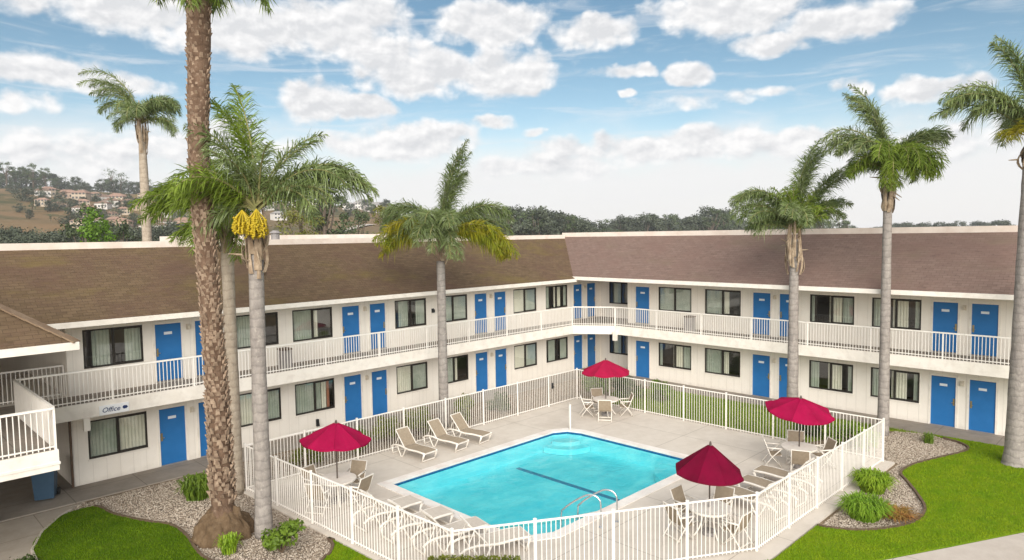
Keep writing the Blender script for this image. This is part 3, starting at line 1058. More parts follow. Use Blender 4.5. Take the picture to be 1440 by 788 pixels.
# walkway slab with chamfered inner corner
OFF = 1.4
SLAB = [(-14, DA - OFF), (28.7, DA - OFF), (DB - OFF, 22.2), (DB - OFF, -6.0), (DB, -6.0), (DB, 22.33), (32.9, 22.33), (32.9, DA), (-14, DA)]
SLAB2 = [(-14, DA), (5.3, DA), (5.3, 31.0), (-14, 31.0)]
mb = MB()
mb.prism(SLAB, 2.50, 2.97)
mb.prism(SLAB2, 2.50, 2.968)
mb.build('upper_walkway', M_WHITE, motel)
mb = MB()
mb.face([(p[0], p[1], 2.974) for p in [(-14, DA - OFF + .03), (28.7, DA - OFF + .03), (DB - OFF + .03, 22.2), (DB - OFF + .03, -6.0), (DB - .01, -6.0), (DB - .01, 22.33), (32.88, 22.34), (32.88, DA - .01), (-14, DA - .01)]])
mb.build('upper_walkway_floor', M_WALK, motel)


def railing(name, pts, z0, z1, sp=0.115, posts=2.6, mat=M_RAIL, w=0.02, parent=motel):
    mb = MB()
    for (a, b) in zip(pts[:-1], pts[1:]):
        a, b = Vector((*a, 0)), Vector((*b, 0))
        L = (b - a).length
        d = (b - a) / L
        mb.beam(a + Vector((0, 0, z1)), b + Vector((0, 0, z1)), 0.075, 0.05)
        mb.beam(a + Vector((0, 0, z0 + .07)), b + Vector((0, 0, z0 + .07)), 0.035, 0.03)
        k = int(L / sp)
        for i in range(1, k):
            p = a + d * (L * i / k)
            mb.box(p.x - w / 2, p.x + w / 2, p.y - w / 2, p.y + w / 2, z0 + .0, z1 - .02)
        kp = max(1, int(round(L / posts)))
        for i in range(kp + 1):
            p = a + d * (L * i / kp)
            mb.box(p.x - .024, p.x + .024, p.y - .024, p.y + .024, z0 - .1, z1 + .0)
    return mb.build(name, mat, parent)


ri = 0.05
railing('railing', [(3.7, DA - OFF + ri), (28.68, DA - OFF + ri)], 2.975, 3.96)
railing('railing', [(28.72, DA - OFF + ri), (DB - OFF + ri, 22.22)], 2.975, 3.97)
railing('railing', [(DB - OFF + ri, 22.16), (DB - OFF + ri, -6)], 2.975, 3.97)
railing('railing', [(-12, DA + .3), (5.25, DA + .3)], 2.975, 3.96)
railing('railing', [(-12, 30.9), (4.2, 30.9)], 2.975, 3.96)

# drain boxes under the slab edge
mb = MB(); mb.box(5.33, 5.50, DA - OFF - .16, DA - OFF - .003, 2.14, 2.52); mb.build('drain_box', M_WHITE, motel)
mb = MB(); mb.box(DB - OFF - .18, DB - OFF - .003, 22.0, 22.2, 2.18, 2.66); mb.build('drain_box', M_WHITE, motel)

# bridge landing on the left, projecting towards the viewer
BX, BY = 3.74, 19.24
mb = MB()
mb.prism([(-14, BY), (BX, BY), (BX, DA - OFF - .003), (-14, DA - OFF - .003)], 2.46, 2.955)
mb.build('bridge_landing', M_WHITE, motel)
mb = MB()
mb.prism([(-14, BY - .02), (BX + .02, BY - .02), (BX + .02, DA - OFF - .02), (-14, DA - OFF - .02)], 2.60, 2.66)
mb.build('landing_trim', M_WHITE, motel)
mb = MB()
mb.face([(-14, BY + .05, 2.96), (BX - .05, BY + .05, 2.96), (BX - .05, DA - OFF, 2.96), (-14, DA - OFF, 2.96)])
mb.build('bridge_floor', M_WALK, motel)
railing('railing', [(-12, BY + .05), (BX - .05, BY + .05)], 2.965, 3.96)
railing('railing', [(BX - .05, BY + .1), (BX - .05, DA - OFF)], 2.965, 3.96, sp=0.085, w=0.05)
for x in (-3.0, 2.9):
    mb = MB()
    mb.box(x - .1, x + .1, 24.0 - .3, 24.0 - .1, 0, 2.46)
    mb.build('support_post', M_WHITE, motel)

# roofs
def uvp(pts, u, o, v):
    u, v = Vector(u).normalized(), Vector(v).normalized()
    return [((Vector(p) - Vector(o)).dot(u), (Vector(p) - Vector(o)).dot(v)) for p in pts]


def roof_face(name, pts, u, v, mat):
    mb = MB()
    mb.face(pts, uv=uvp(pts, u, pts[0], v))
    return mb.build(name, mat, motel, recalc=False)


slA = (7.7 - 5.48) / 3.4
slB = (7.8 - 5.60) / 3.2
roof_face('roof', [(-14, 24.04, 5.48), (29.02, 24.04, 5.48), (28.975, 24.22, 5.6), (32.03, 27.44, 7.70), (-14, 27.44, 7.70)], (1, 0, 0), (0, 1, slA), M_ROOF_A)
roof_face('roof', [(28.975, 24.22, 5.60), (28.975, -6, 5.60), (32.175, -6, 7.80), (32.175, 27.6, 7.80), (32.03, 27.44, 7.70)], (0, -1, 0), (1, 0, slB), M_ROOF_B)
# hipped roof over the bridge
hx, hy, hz = 4.25, 19.27, 5.48
t = 3.2
roof_face('bridge_roof', [(-14, hy, hz), (hx, hy, hz), (hx - t, hy + t, hz + .69 * t), (-14, hy + t, hz + .69 * t)], (1, 0, 0), (0, 1, .69), M_ROOF_A)
roof_face('bridge_roof', [(hx, hy, hz), (hx, 24.04, hz), (hx, 24.1, hz + 0.04), (hx - t, 24.04 + t, hz + slA * t), (hx - t, hy + t, hz + .69 * t)], (0, 1, 0), (-1, 0, .69), M_ROOF_A)
mb = MB()
for k in range(16):
    a = Vector((hx - t * k / 16, hy + t * k / 16, hz + .69 * t * k / 16 + .015))
    b = Vector((hx - t * (k + 1.15) / 16, hy + t * (k + 1.15) / 16, hz + .69 * t * (k + 1.15) / 16 + .03))
    mb.beam(a, b, 0.26, 0.035)
mb.build('hip_cap', mottled('hip_cap_shingle', (0.16, 0.10, 0.06), (0.24, 0.17, 0.11), 0.9, 2.0, 0.4, 30, obj=False), motel)
# soffits and fascias
mb = MB()
mb.face([(-14, 24.06, 5.40), (29.2, 24.06, 5.40), (29.2, DA, 5.40), (-14, DA, 5.40)])
mb.face([(29.0, -6, 5.50), (DB + 1.5, -6, 5.50), (DB + 1.5, DA, 5.50), (29.0, DA, 5.50)])
mb.face([(-14, hy + .02, 5.40), (hx - .02, hy + .02, 5.40), (hx - .02, 24.05, 5.40), (-14, 24.05, 5.40)])
mb.face([(-14, DA, 5.42), (5.28, DA, 5.42), (5.28, 38, 5.42), (-14, 38, 5.42)])
mb.build('soffit', M_WALL if False else M_WHITE, motel)
mb = MB()
mb.box(4.55, 29.03, 24.0, 24.045, 5.33, 5.50)
mb.box(28.93, 28.98, -6, 24.26, 5.44, 5.62)
mb.box(-14, hx + .04, hy - .045, hy, 5.31, 5.50)
mb.box(hx, hx + .045, hy + .002, 24.0, 5.31, 5.49)
mb.build('fascia', M_WHITE, motel)
mb = MB()
mb.box(-14, 32.02, 27.40, 27.72, 7.66, 7.90)
mb.box(32.13, 32.46, -6, 27.72, 7.76, 8.02)
mb.box(-14, 44.1, 37.95, 38.2, 7.3, 7.86)
mb.box(12.0, 27.0, 36.8, 37.0, 7.4, 8.12)
mb.box(43.95, 44.2, -6, 37.94, 7.3, 7.84)
mb.build('parapet_cap', mottled('parapet_paint', (0.78, 0.68, 0.60), (0.70, 0.60, 0.52), 0.6, 1.5, c3=(0.62, 0.50, 0.42), scale3=0.9), motel)
mb = MB()
mb.face([(-14, 27.7, 7.45), (44, 27.7, 7.45), (44, 38, 7.45), (-14, 38, 7.45)])
mb.face([(32.4, -6, 7.45), (44, -6, 7.45), (44, 27.7, 7.45), (32.4, 27.7, 7.45)])
mb.build('flat_roof', M_FLATROOF, motel)
mb = MB()
mb.tube([(16.9, 34.5, 7.45), (16.9, 34.5, 8.22)], 0.22, 10)
mb.tube([(16.9, 34.5, 8.22), (16.9, 34.5, 8.36)], [0.32, 0.12], 10)
mb.build('roof_vent', M_GREY, motel)


# doors and windows -------------------------------------------------
def make_door(i):
    W, H = 0.86, 1.99
    mb = MB()
    mb.box(-W / 2, W / 2, 0.02, 0.06, 0.02, H)
    d = mb.build('door', M_BLUE, motel, bevel=0.004)
    mb = MB()
    s = 1 if i else -1
    mb.box(s * .36 - .03, s * .36 + .03, 0.005, 0.019, 0.88, 1.16)
    mb.tube([(s * .36, 0.006, 1.0), (s * .36, -0.05, 1.0), (s * .29, -0.052, 1.0)], 0.013, 6)
    mb.build('handle', M_BRASS, d)
    mb = MB()
    mb.box(-.13, .13, .008, .019, 1.62, 1.715)
    mb.build('number_plate', M_PLATE, d)
    mb = MB()
    for a in (-1, 1):
        mb.box(a * (W / 2 + .03) - .04, a * (W / 2 + .03) + .04, -0.018, 0.05, 0.0, H + .06)
    mb.box(-W / 2 - .07, W / 2 + .07, -0.016, 0.05, H + .062, H + .13)
    mb.build('door_frame', M_WHITE, d)
    mb = MB()
    mb.box(-W / 2, W / 2, -.04, .10, -.02, .018)
    mb.build('threshold', M_GREY, d)
    return d


def curtain(mb, x0, x1, z0, z1, y, amp=0.025, wl=0.11, mi=0):
    n = max(6, int((x1 - x0) / 0.02))
    i0 = len(mb.v)
    for k in range(n + 1):
        x = x0 + (x1 - x0) * k / n
        yy = y + amp * math.sin(2 * PI * (x - x0) / wl) * (1 + .4 * math.sin(x * 7.3))
        mb.v += [(x, yy, z0), (x, yy * 1.0, z1)]
    for k in range(n):
        mb.f.append((i0 + 2 * k, i0 + 2 * k + 2, i0 + 2 * k + 3, i0 + 2 * k + 1))
        mb.mi.append(mi)


def make_window(kind):
    W, H = 1.80, 1.27
    mb = MB()
    fw = 0.055
    mb.box(-W / 2, W / 2, 0.02, 0.09, 0, fw)
    mb.box(-W / 2, W / 2, 0.02, 0.09, H - fw, H)
    mb.box(-W / 2, -W / 2 + fw, 0.021, 0.089, fw, H - fw)
    mb.box(W / 2 - fw, W / 2, 0.021, 0.089, fw, H - fw)
    mb.box(-.035, .035, 0.015, 0.095, fw, H - fw)
    mb.box(-.035, W / 2 - fw, 0.018, 0.05, fw, fw + .035)
    mb.box(-.035, W / 2 - fw, 0.018, 0.05, H - fw - .035, H - fw)
    w = mb.build('window', M_DARKFRAME, motel)
    mb = MB()
    mb.face([(-W / 2 + fw, .05, fw), (W / 2 - fw, .05, fw), (W / 2 - fw, .05, H - fw), (-W / 2 + fw, .05, H - fw)])
    mb.build('pane', M_GLASS, w, recalc=False)
    lo, hi = fw * .6, H - fw * .6
    L, Rr = -W / 2 + .03, W / 2 - .03
    sp = [[(L, .02, 1), (.05, .28, 0)],                       # grey-green left, pale strip, dark right
          [(L, L + .12, 1), (-.12, .40, 0), (.43, Rr, 1)],    # dark gap, pale middle, grey-green right
          [(L + .25, -.1, 1), (.36, Rr, 1)],                    # open and dark
          [(L, -.04, 1), (0.0, Rr, 0)],                       # grey-green and pale halves
          [(L, .30, 1), (.34, .56, 0), (.58, .72, 2)],        # grey-green with a rust edge
          [(L, -.03, 0), (.02, Rr, 1)],                       # pale and grey-green halves
          [(L, -.52, 1), (-.14, .42, 0), (Rr - .2, Rr, 1)],                # dark with a pale middle
          [(L, Rr, 1)]][kind]                                 # fully drawn grey-green
    for a, b, m in sp:
        mb = MB()
        curtain(mb, a, b, lo, hi, 0.125, amp=.016)
        mb.build('curtain', (M_CURT1, M_CURT2, M_CURT3)[m], w, smooth=True, recalc=False)
    mb = MB()
    mb.box(-W / 2 - .03, W / 2 + .03, -0.035, 0.016, -.05, -.004)
    mb.build('sill', M_WHITE, w)
    return w


door_p = [make_door(0), make_door(1)]
win_p = [make_window(k) for k in range(8)]
first = set()


def place(proto, loc, rz, sx=1.0):
    o = proto if proto.name not in first else copy_tree(proto, motel)
    first.add(proto.name)
    o.location = loc
    o.rotation_euler = (0, 0, rz)
    o.scale = (sx, 1, 1)
    return o


KA = [[3, 5, 4, 5, 0, 5, 2], [2, 0, 0, 2, 7, 5, 6]]
KB = [[1, 0, 6, 6, 0, 1], [7, 0, 1, 6, 3, 0]]
for li, (fl, wb, wt, dt) in enumerate(LV):
    for i, (a, b) in enumerate(DOOR_A):
        place(door_p[i % 2], ((a + b) / 2, DA, fl + .035), 0, (b - a) / .86)
    for i, (a, b) in enumerate(DOOR_B):
        place(door_p[i % 2], (DB, (a + b) / 2, fl + .035), R(-90), (b - a) / .86)
    for i, (a, b) in enumerate(WIN_A):
        place(win_p[KA[li][i]], ((a + b) / 2, DA, wb), 0, (b - a) / 1.8)
    for i, (a, b) in enumerate(WIN_B):
        place(win_p[KB[li][i]], (DB, (a + b) / 2, wb), R(-90), (b - a) / 1.8)
    place(win_p[2], (32.9, sum(NOOK) / 2, wb), R(-90), (NOOK[1] - NOOK[0]) / 1.8)


# wall lamps beside doors, taps
def wall_lamp(T, s, z, mat=M_FURN2):
    mb = MB()
    mb.box(s - .06, s + .06, 0, .05, z - .1, z + .1, T=T)
    mb.box(s - .045, s + .045, .05, .13, z - .08, z + .06, T=T)
    mb.build('wall_lamp', mat, motel)


for z in (1.85, 4.85):
    for s in (9.05, 16.4, 23.86, 31.4): wall_lamp(TA, s, z)
    for s in (13.97, 6.4): wall_lamp(TB, s, z)
wall_lamp(TA, 20.12, 4.44, M_BLACK)
for s, z in ((13.97, .34),):
    mb = MB()
    mb.box(s - .05, s + .05, 0, .09, z - .13, z + .16, T=TA)
    mb.tube([TA(s, .09, z), TA(s, .17, z), TA(s, .18, z - .1)], .025, 6)
    mb.build('water_tap', M_BLACK, motel)

# office sign on the slab edge
t = empty('office_sign', (6.21, DA - OFF - .02, 2.66), 0, 'white office sign with navy italic letters on the balcony edge', 'sign')
mb = MB()
mb.box(-.42, .42, -.012, .015, -.15, .15)
mb.build('sign_board', M_SIGN, t, bevel=.004)
cu = bpy.data.curves.new('lettering', 'FONT')
cu.body = 'Office'
cu.size = 0.21
cu.shear = 0.3
cu.extrude = 0.004
cu.align_x = 'CENTER'
cu.align_y = 'CENTER'
tmp = bpy.data.objects.new('lettering_curve', cu)
COL.objects.link(tmp)
bpy.context.view_layer.update()
me = bpy.data.meshes.new_from_object(tmp.evaluated_get(bpy.context.evaluated_depsgraph_get()))
bpy.data.objects.remove(tmp)
bpy.data.curves.remove(cu)
me.materials.clear()
me.materials.append(M_NAVY)
o = bpy.data.objects.new('lettering', me)
COL.objects.link(o)
o.parent = t
o.location = (-.10, -.0175, 0)
o.rotation_euler = (R(90), 0, 0)
mb = MB()
mb.tube([(.29, -.013, 0.01), (.29, -.02, 0.01)], .055, 16)
mb.face([(.33, -.019, .075), (.33, -.019, -.055), (.39, -.019, .01)])
mb.build('arrow', M_NAVY, t)

# ------------------------------------------------------------------ pool fence
fence = empty('pool_fence', (0, 0, 0), 0, 'white picket metal fence with square posts all round the pool deck', 'fence')
FH = 1.5


def fence_run(a, b, gate=None):
    a, b = Vector((*a, 0)), Vector((*b, 0))
    L = (b - a).length
    d = (b - a) / L
    nb = max(1, round(L / 2.05))
    for i in range(nb):
        p, q = a + d * (L * i / nb), a + d * (L * (i + 1) / nb)
        mb = MB()
        p1, q1 = p + d * .04, q - d * .04
        for z, w, h in ((FH - .02, .034, .034), (0.13, .028, .028)):
            mb.beam(p1 + Vector((0, 0, z)), q1 + Vector((0, 0, z)), w, h)
        seg = (q1 - p1).length
        k = round(seg / .112)
        for j in range(1, k):
            c = p1 + d * (seg * j / k)
            mb.box(c.x - .0075, c.x + .0075, c.y - .0075, c.y + .0075, .07, FH - .0)
        mb.build('fence_panel', M_RAIL, fence)
        mb = MB()
        mb.box(p.x - .026, p.x + .026, p.y - .026, p.y + .026, 0.0, FH + .03)
        mb.box(p.x - .032, p.x + .032, p.y - .032, p.y + .032, FH + .03, FH + .045)
        mb.build('fence_post', M_RAIL, fence)


for i in range(len(FENCE)):
    fence_run(FENCE[i], FENCE[(i + 1) % len(FENCE)])

# lock box of the gate in the back fence near the far corner
gate_y = 20.858
mb = MB()
mb.box(23.30, 23.42, gate_y - .05, gate_y - .008, .86, 1.12)
mb.tube([(23.36, gate_y - .05, .95), (23.36, gate_y - .11, .95)], .03, 8)
mb.build('gate_lock', M_BLACK, fence)

# ------------------------------------------------------------------ pool furniture
DZ = 0.05


def make_chair():
    t = empty('patio_chair')
    def side(s):
        x = s * .27
        mb = MB()
        mb.tube([(x, -.27, 0), (x, .10, .42), (x, .30, .93)], .017, 6)                     # rear upright crossing forward to the floor
        mb.tube([(x * 1.02, .30, 0), (x * 1.02, .02, .36), (x * 1.02, -.26, .63)], .017, 6)
        mb.tube([(x * 1.03, -.28, .635), (x * 1.03, .19, .655)], .024, 6)
        return mb
    side(-1).build('side_frame', M_FURN, t, smooth=True)
    side(1).build('side_frame', M_FURN, t, smooth=True)
    for y, z in ((-.25, .40), (.20, .05), (.30, .92), (-.22, .06)):
        mb = MB()
        mb.beam((-.27, y, z), (.27, y, z), .03, .03)
        mb.build('cross_bar', M_FURN, t)
    def sheet_(pts, name):
        mb = MB()
        for a, b in zip(pts[:-1], pts[1:]):
            mb.beam((0, a[0], a[1]), (0, b[0], b[1]), .51, .014)
        return mb.build(name, M_SLING, t)
    sheet_([(-.27, .42), (-.1, .395), (.08, .40)], 'seat')
    sheet_([(.10, .43), (.18, .60), (.235, .76), (.295, .92)], 'backrest')
    return t


def make_lounger(sling):
    t = empty('sun_lounger')
    back_a = R(50)
    for s in (-1, 1):
        x = s * .31
        mb = MB()
        mb.tube(smooth_poly([(x, -.95, .34), (x, -.5, .36), (x, 0, .34), (x, .45, .40), (x, .80, .37), (x, .97, .27)], 3, False), .036, 7)
        mb.build('side_rail', M_FURN, t, smooth=True)
        mb = MB()
        mb.tube([(x, -.9, .34), (x, -.80, .0)], .026, 7)
        mb.tube([(x, -.80, .02), (x, -.95, .34)], .022, 7)
        mb.build('leg', M_FURN, t, smooth=True)
        mb = MB()
        mb.tube(smooth_poly([(x, .12, .36), (x, .32, .02), (x, .42, .02), (x, .62, .38)], 3, False), .024, 7)
        mb.build('leg', M_FURN, t, smooth=True)
        mb = MB()
        mb.tube([(x, .93, .29), (x, .90, 0)], .026, 7)
        mb.build('leg', M_FURN, t, smooth=True)
    for y, z in ((-.95, .34), (-.82, .04), (-.2, .345), (.9, .04)):
        mb = MB()
        mb.beam((-.31, y, z), (.31, y, z), .04, .035)
        mb.build('cross_bar', M_FURN, t)
    mb = MB()
    for a, b in zip([(-.92, .37), (-.5, .385), (-.1, .365)], [(-.5, .385), (-.1, .365), (.22, .385)]):
        mb.beam((0, a[0], a[1]), (0, b[0], b[1]), .57, .016)
    mb.build('seat', sling, t)
    mb = MB()
    c, s_ = math.cos(back_a), math.sin(back_a)
    mb.beam((0, .24, .40), (0, .24 + .72 * c, .40 + .72 * s_), .56, .018)
    bk = mb.build('backrest', sling, t)
    mb = MB()
    for s in (-1, 1):
        mb.tube([(s * .30, .22, .38), (s * .30, .24 + .74 * c, .40 + .74 * s_)], .02, 6)
        mb.tube([(s * .27, .24 + .5 * c, .40 + .5 * s_), (s * .27, .75, .38)], .014, 6)
    mb.beam((-.30, .24 + .74 * c, .40 + .74 * s_), (.30, .24 + .74 * c, .40 + .74 * s_), .04, .04)
    mb.build('back_frame', M_FURN, t)
    return t


def make_table():
    t = empty('patio_table')
    mb = MB()
    n = 28
    for z0, z1, r in ((.685, .72, .56), (.655, .69, .535)):
        mb.prism([(r * math.cos(2 * PI * k / n), r * math.sin(2 * PI * k / n)) for k in range(n)], z0, z1)
    mb.build('tabletop', M_FURN, t)
    for k in range(4):
        a = PI / 4 + k * PI / 2
        mb = MB()
        c, s = math.cos(a), math.sin(a)
        mb.tube(smooth_poly([(.16 * c, .16 * s, .66), (.22 * c, .22 * s, .40), (.30 * c, .30 * s, .18), (.44 * c, .44 * s, 0)], 3, False), .022, 6)
        mb.build('leg', M_FURN, t, smooth=True)
    mb = MB()
    mb.prism([(.20 * math.cos(2 * PI * k / 20), .20 * math.sin(2 * PI * k / 20)) for k in range(20)], .0, .09)
    mb.build('parasol_base', M_GREY, t)
    return t


def parasol(loc, r, drop, peak, mat, tilt, tilt_az, label, rz=0.2, sag=0.06):
    t = empty('parasol', loc, rz, label, 'parasol', 'crimson parasols over the patio tables')
    mb = MB()
    mb.tube([(0, 0, 0.09), (0, 0, peak - .02)], .021, 8)
    mb.build('pole', M_POLE, t, smooth=True)
    ax = Vector((math.cos(tilt_az), math.sin(tilt_az), 0))
    Mx = Matrix.Translation((0, 0, peak - .3)) @ Matrix.Rotation(tilt, 4, ax) @ Matrix.Translation((0, 0, -(peak - .3)))
    n, mrad = 8, 7
    mb = MB()
    sub = 4
    def P(u, k):
        a = 2 * PI * k / (n * sub)
        f = (k % sub) / sub
        poly = math.cos(PI / n) / math.cos((f - .5) * 2 * PI / n)
        rr = r * u * poly / math.cos(PI / n) * math.cos(PI / n) ** (0 if f == 0 else 0)
        z = peak - drop * (u ** 1.12) - sag * math.sin(PI * f) * u * u
        return Mx @ Vector((rr * math.cos(a), rr * math.sin(a), z))
    for i in range(mrad):
        for k in range(n * sub):
            u0, u1 = i / mrad, (i + 1) / mrad
            if i == 0:
                mb.face([P(0, 0), P(u1, k), P(u1, k + 1)])
            else:
                mb.face([P(u0, k), P(u1, k), P(u1, k + 1), P(u0, k + 1)])
    c = mb.build('canopy', mat, t, recalc=False)
    mb = MB()
    for k in range(n * sub):
        a, b = P(1, k), P(1, k + 1)
        d = Vector((0, 0, -.045))
        mb.face([a, b, b + d, a + d])
    mb.build('hem', mat, c, recalc=False)
    mb = MB()
    for k in range(n):
        p0, p1 = P(.06, k * sub), P(.99, k * sub)
        mb.tube([p0 + Vector((0, 0, .012)), (p0 + p1) / 2 + Vector((0, 0, .012 + .0)), p1 + Vector((0, 0, .012))], .009, 4)
    mb.build('seam', mat, c)
    for k in range(n):
        mb = MB()
        mb.tube([P(.03, k * sub) - Vector((0, 0, .04)), P(.96, k * sub) - Vector((0, 0, .02))], .008, 4)
        mb.tube([Mx @ Vector((0, 0, peak - .55)), P(.5, k * sub) - Vector((0, 0, .03))], .007, 4)
        mb.build('rib', M_POLE, t)
    mb = MB()
    q = Mx @ Vector((0, 0, peak))
    mb.tube([q - Vector((0, 0, .02)), q + Vector((0, 0, .05)), q + Vector((0, 0, .09))], [.035, .03, .012], 8)
    mb.build('finial', M_POLE, t)
    return t


TABLES = [(10.47, 17.97, 'left parasol beside the front fence', 0.35), (23.72, 18.05, 'back corner parasol', 0.1),
          (22.62, 9.2, 'tilted parasol by the right fence', 0.6), (16.0, 8.82, 'dark drooping parasol at the front', 0.2)]
chair_p, table_p = make_chair(), make_table()
used = set()


def put(proto, x, y, rz, label, cat, group, z=DZ, sc=1.0):
    o = proto if proto.name not in used else copy_tree(proto)
    used.add(proto.name)
    o.location = (x, y, z)
    o.rotation_euler = (0, 0, rz)
    o.scale = (sc, sc, sc)
    return tag(o, label, cat, group)


SIDES = ['on the pool side', 'on the rear wing side', 'on the left wing side', 'on the viewer side']
CH = [[(20, .82), (112, .86), (200, .84), (292, .80)], [(60, .85), (140, .84), (215, .84), (312, .86)], [(30, .86), (112, .84), (205, .84), (318, .84)], [(10, .86), (78, .84), (150, .88), (262, .84)]]
SIDE_NAMES = [['facing the left wing, nearest the pool', 'nearest the back fence', 'nearest the front fence', 'nearest the viewer'],
              ['against the back fence', 'on the left, near the white fence panel', 'in front, its back to the viewer', 'on the right, turned sideways'],
              ['against the far fence', 'nearest the pool, left of the table', 'in front, left of the pole', 'nearest the right fence'],
              ['on the right, towards the loungers', 'behind the pole, by the pool', 'at the left end, towards the handrails', 'in front, nearest the viewer']]
for ti, (x, y, nm, rz) in enumerate(TABLES):
    put(table_p, x, y, rz, 'round white patio table under the ' + nm, 'table', 'round patio tables on the pool deck')
    for ci, (a, d) in enumerate(CH[ti]):
        a = R(a)
        put(chair_p, x + d * math.cos(a), y + d * math.sin(a), a - PI / 2 + random.Random(ti * 7 + ci).uniform(-.2, .2),
            'taupe sling chair under the ' + ' '.join(nm.split()[:3]) + ', ' + SIDE_NAMES[ti][ci], 'chair', 'sling chairs round the patio tables')
parasol((10.47, 17.97, DZ), .96, .50, 2.40, M_CRIM, R(3), 1.0, 'crimson parasol at the left, open wide beside the front fence')
parasol((23.72, 18.05, DZ), 1.0, .52, 2.42, M_CRIM3, R(2), 2.0, 'rose red parasol in the far corner of the pool deck')
parasol((22.62, 9.2, DZ), 1.02, .42, 2.36, M_CRIM, R(9), R(-30), 'crimson parasol tilted to one side near the right fence corner')
parasol((16.0, 8.82, DZ), .83, .72, 2.38, M_CRIM2, R(3), 0.4, 'dark crimson parasol with steep drooping canopy at the front', sag=.03)

loun_p, loun_q = make_lounger(M_SLING), make_lounger(M_SLING2)
for x, y, rz, lb in ((14.62, 19.72, 4, 'taupe sun lounger nearest the left parasol in the row of three by the back fence'),
                     (16.12, 19.75, 6, 'middle taupe sun lounger of the row of three by the back fence'),
                     (17.30, 19.80, 9, 'taupe sun lounger farthest from the left parasol, by the back fence')):
    put(loun_p, x, y, R(rz), lb, 'sun lounger', 'taupe sun loungers by the back fence', sc=.94)
for x, y, rz, lb in ((10.75, 15.75, 88, 'pale sun lounger behind the front fence, next to the left table'),
                     (10.85, 14.55, 84, 'middle pale sun lounger of the row behind the front fence'),
                     (11.0, 13.35, 80, 'pale sun lounger behind the front fence, third from the left table'),
                     (11.35, 12.2, 70, 'pale sun lounger behind the near corner of the fence, closest to the bottom edge')):
    put(loun_q, x, y, R(rz), lb, 'sun lounger', 'pale sun loungers behind the front fence')
for x, y, rz, lb in ((18.3, 8.75, 172, 'sun lounger by the right fence, next to the dark drooping parasol'),
                     (19.5, 8.75, 176, 'middle sun lounger of the row along the right fence'),
                     (20.7, 8.8, 180, 'sun lounger by the right fence, next to the tilted parasol')):
    put(loun_p, x, y, R(rz), lb, 'sun lounger', 'sun loungers along the right fence')

# wheeled bin under the bridge
t = empty('wheelie_bin', (4.45, 24.95, 0.03), R(-20), 'blue wheeled bin standing under the left bridge beside the end wall', 'bin')
mb = MB()
b0, b1 = [(-.25, -.28), (.25, -.28), (.25, .24), (-.25, .24)], [(-.30, -.36), (.30, -.36), (.30, .30), (-.30, .30)]
for i in range(4):
    j = (i + 1) % 4
    mb.face([(*b0[i], .06), (*b0[j], .06), (*b1[j], 1.0), (*b1[i], 1.0)])
mb.face([(*p, .06) for p in reversed(b0)])
mb.box(-.31, .31, -.38, .31, .97, 1.0)
mb.build('body', M_BIN, t, bevel=.01)
mb = MB()
mb.box(-.32, .32, -.39, .32, 1.003, 1.05)
mb.box(-.32, .32, .322, .38, .98, 1.04)
mb.build('lid', M_BIN, t, bevel=.01)
for s in (-1, 1):
    mb = MB()
    mb.tube([(s * .26, .26, .11), (s * .33, .26, .11)], .11, 14)
    mb.build('wheel', M_BLACK, t)

# tan bins on the upper walkway behind the rail
for T, s, lb in ((TA, 12.2, 'small brown grey bin behind the left balcony rail, above the second window'), (TB, 17.9, 'small pinkish grey bin behind the rear balcony rail near the inner corner')):
    p = T(s, .95, 2.976)
    t = empty('litter_bin', p, 0 if T is TA else R(-90), lb, 'bin', 'bins on the upper walkway')
    mb = MB()
    mb.prism([(-.2, -.2), (.2, -.2), (.2, .2), (-.2, .2)], 0, .72)
    mb.build('body', M_GREY, t, bevel=.02)
    mb = MB()
    mb.prism([(-.215, -.215), (.215, -.215), (.215, .215), (-.215, .215)], .725, .80)
    mb.build('lid', M_BROWNPIPE, t, bevel=.02)

# ------------------------------------------------------------------ palms
PALM_G = leaf_mat('palm_green', (0.125, 0.19, 0.028), (0.22, 0.30, 0.046), (0.34, 0.38, 0.14), 0.3, 0.9, 0.2, 0.5)  # last tone paints lighter highlights onto the leaflets
PALM_GREY = leaf_mat('palm_grey_green', (0.125, 0.175, 0.052), (0.225, 0.28, 0.095), (0.42, 0.45, 0.30), 0.25, 0.9, 0.2, 0.5)  # pale third tone puts grey highlights into the frond colour
PALM_LIGHT = leaf_mat('palm_light_green', (0.145, 0.215, 0.026), (0.24, 0.32, 0.042), None, 0.35, 1.2, 0.1)
PALM_Y = leaf_mat('palm_yellow', (0.34, 0.28, 0.014), (0.22, 0.27, 0.022), (0.44, 0.36, 0.03), 0.3, 1.5, 0.1)
PALM_DEAD = leaf_mat('palm_dry', (0.26, 0.17, 0.09), (0.38, 0.28, 0.17), None, 0.2, 2.5, 0.1)
RACHIS = mottled('palm_rachis', (0.20, 0.20, 0.07), (0.28, 0.25, 0.11), 0.7, 6)
FRUIT = mottled('palm_fruit_yellow', (0.46, 0.32, 0.012), (0.34, 0.26, 0.014), 0.6, 9, 0.0)
SHEATH = mottled('palm_sheath', (0.44, 0.34, 0.24), (0.24, 0.17, 0.11), 0.9, 5, 0.4, 25, obj=True)
TRUNK_GREY = trunk_mat('grey_palm_trunk', (0.25, 0.22, 0.20), (0.36, 0.32, 0.285), 4.0, 0.28)
TRUNK_TAN = trunk_mat('tan_palm_trunk', (0.32, 0.26, 0.20), (0.43, 0.36, 0.28), 4.0, 0.25)
TRUNK_ROUGH = trunk_mat('rough_palm_trunk', (0.11, 0.068, 0.045), (0.20, 0.13, 0.088), 3.0, 0.3, (0.36, 0.27, 0.20))
BOOT = mottled('palm_boot', (0.18, 0.118, 0.08), (0.40, 0.295, 0.21), 0.95, 8.0, 0.5, 40, obj=True)


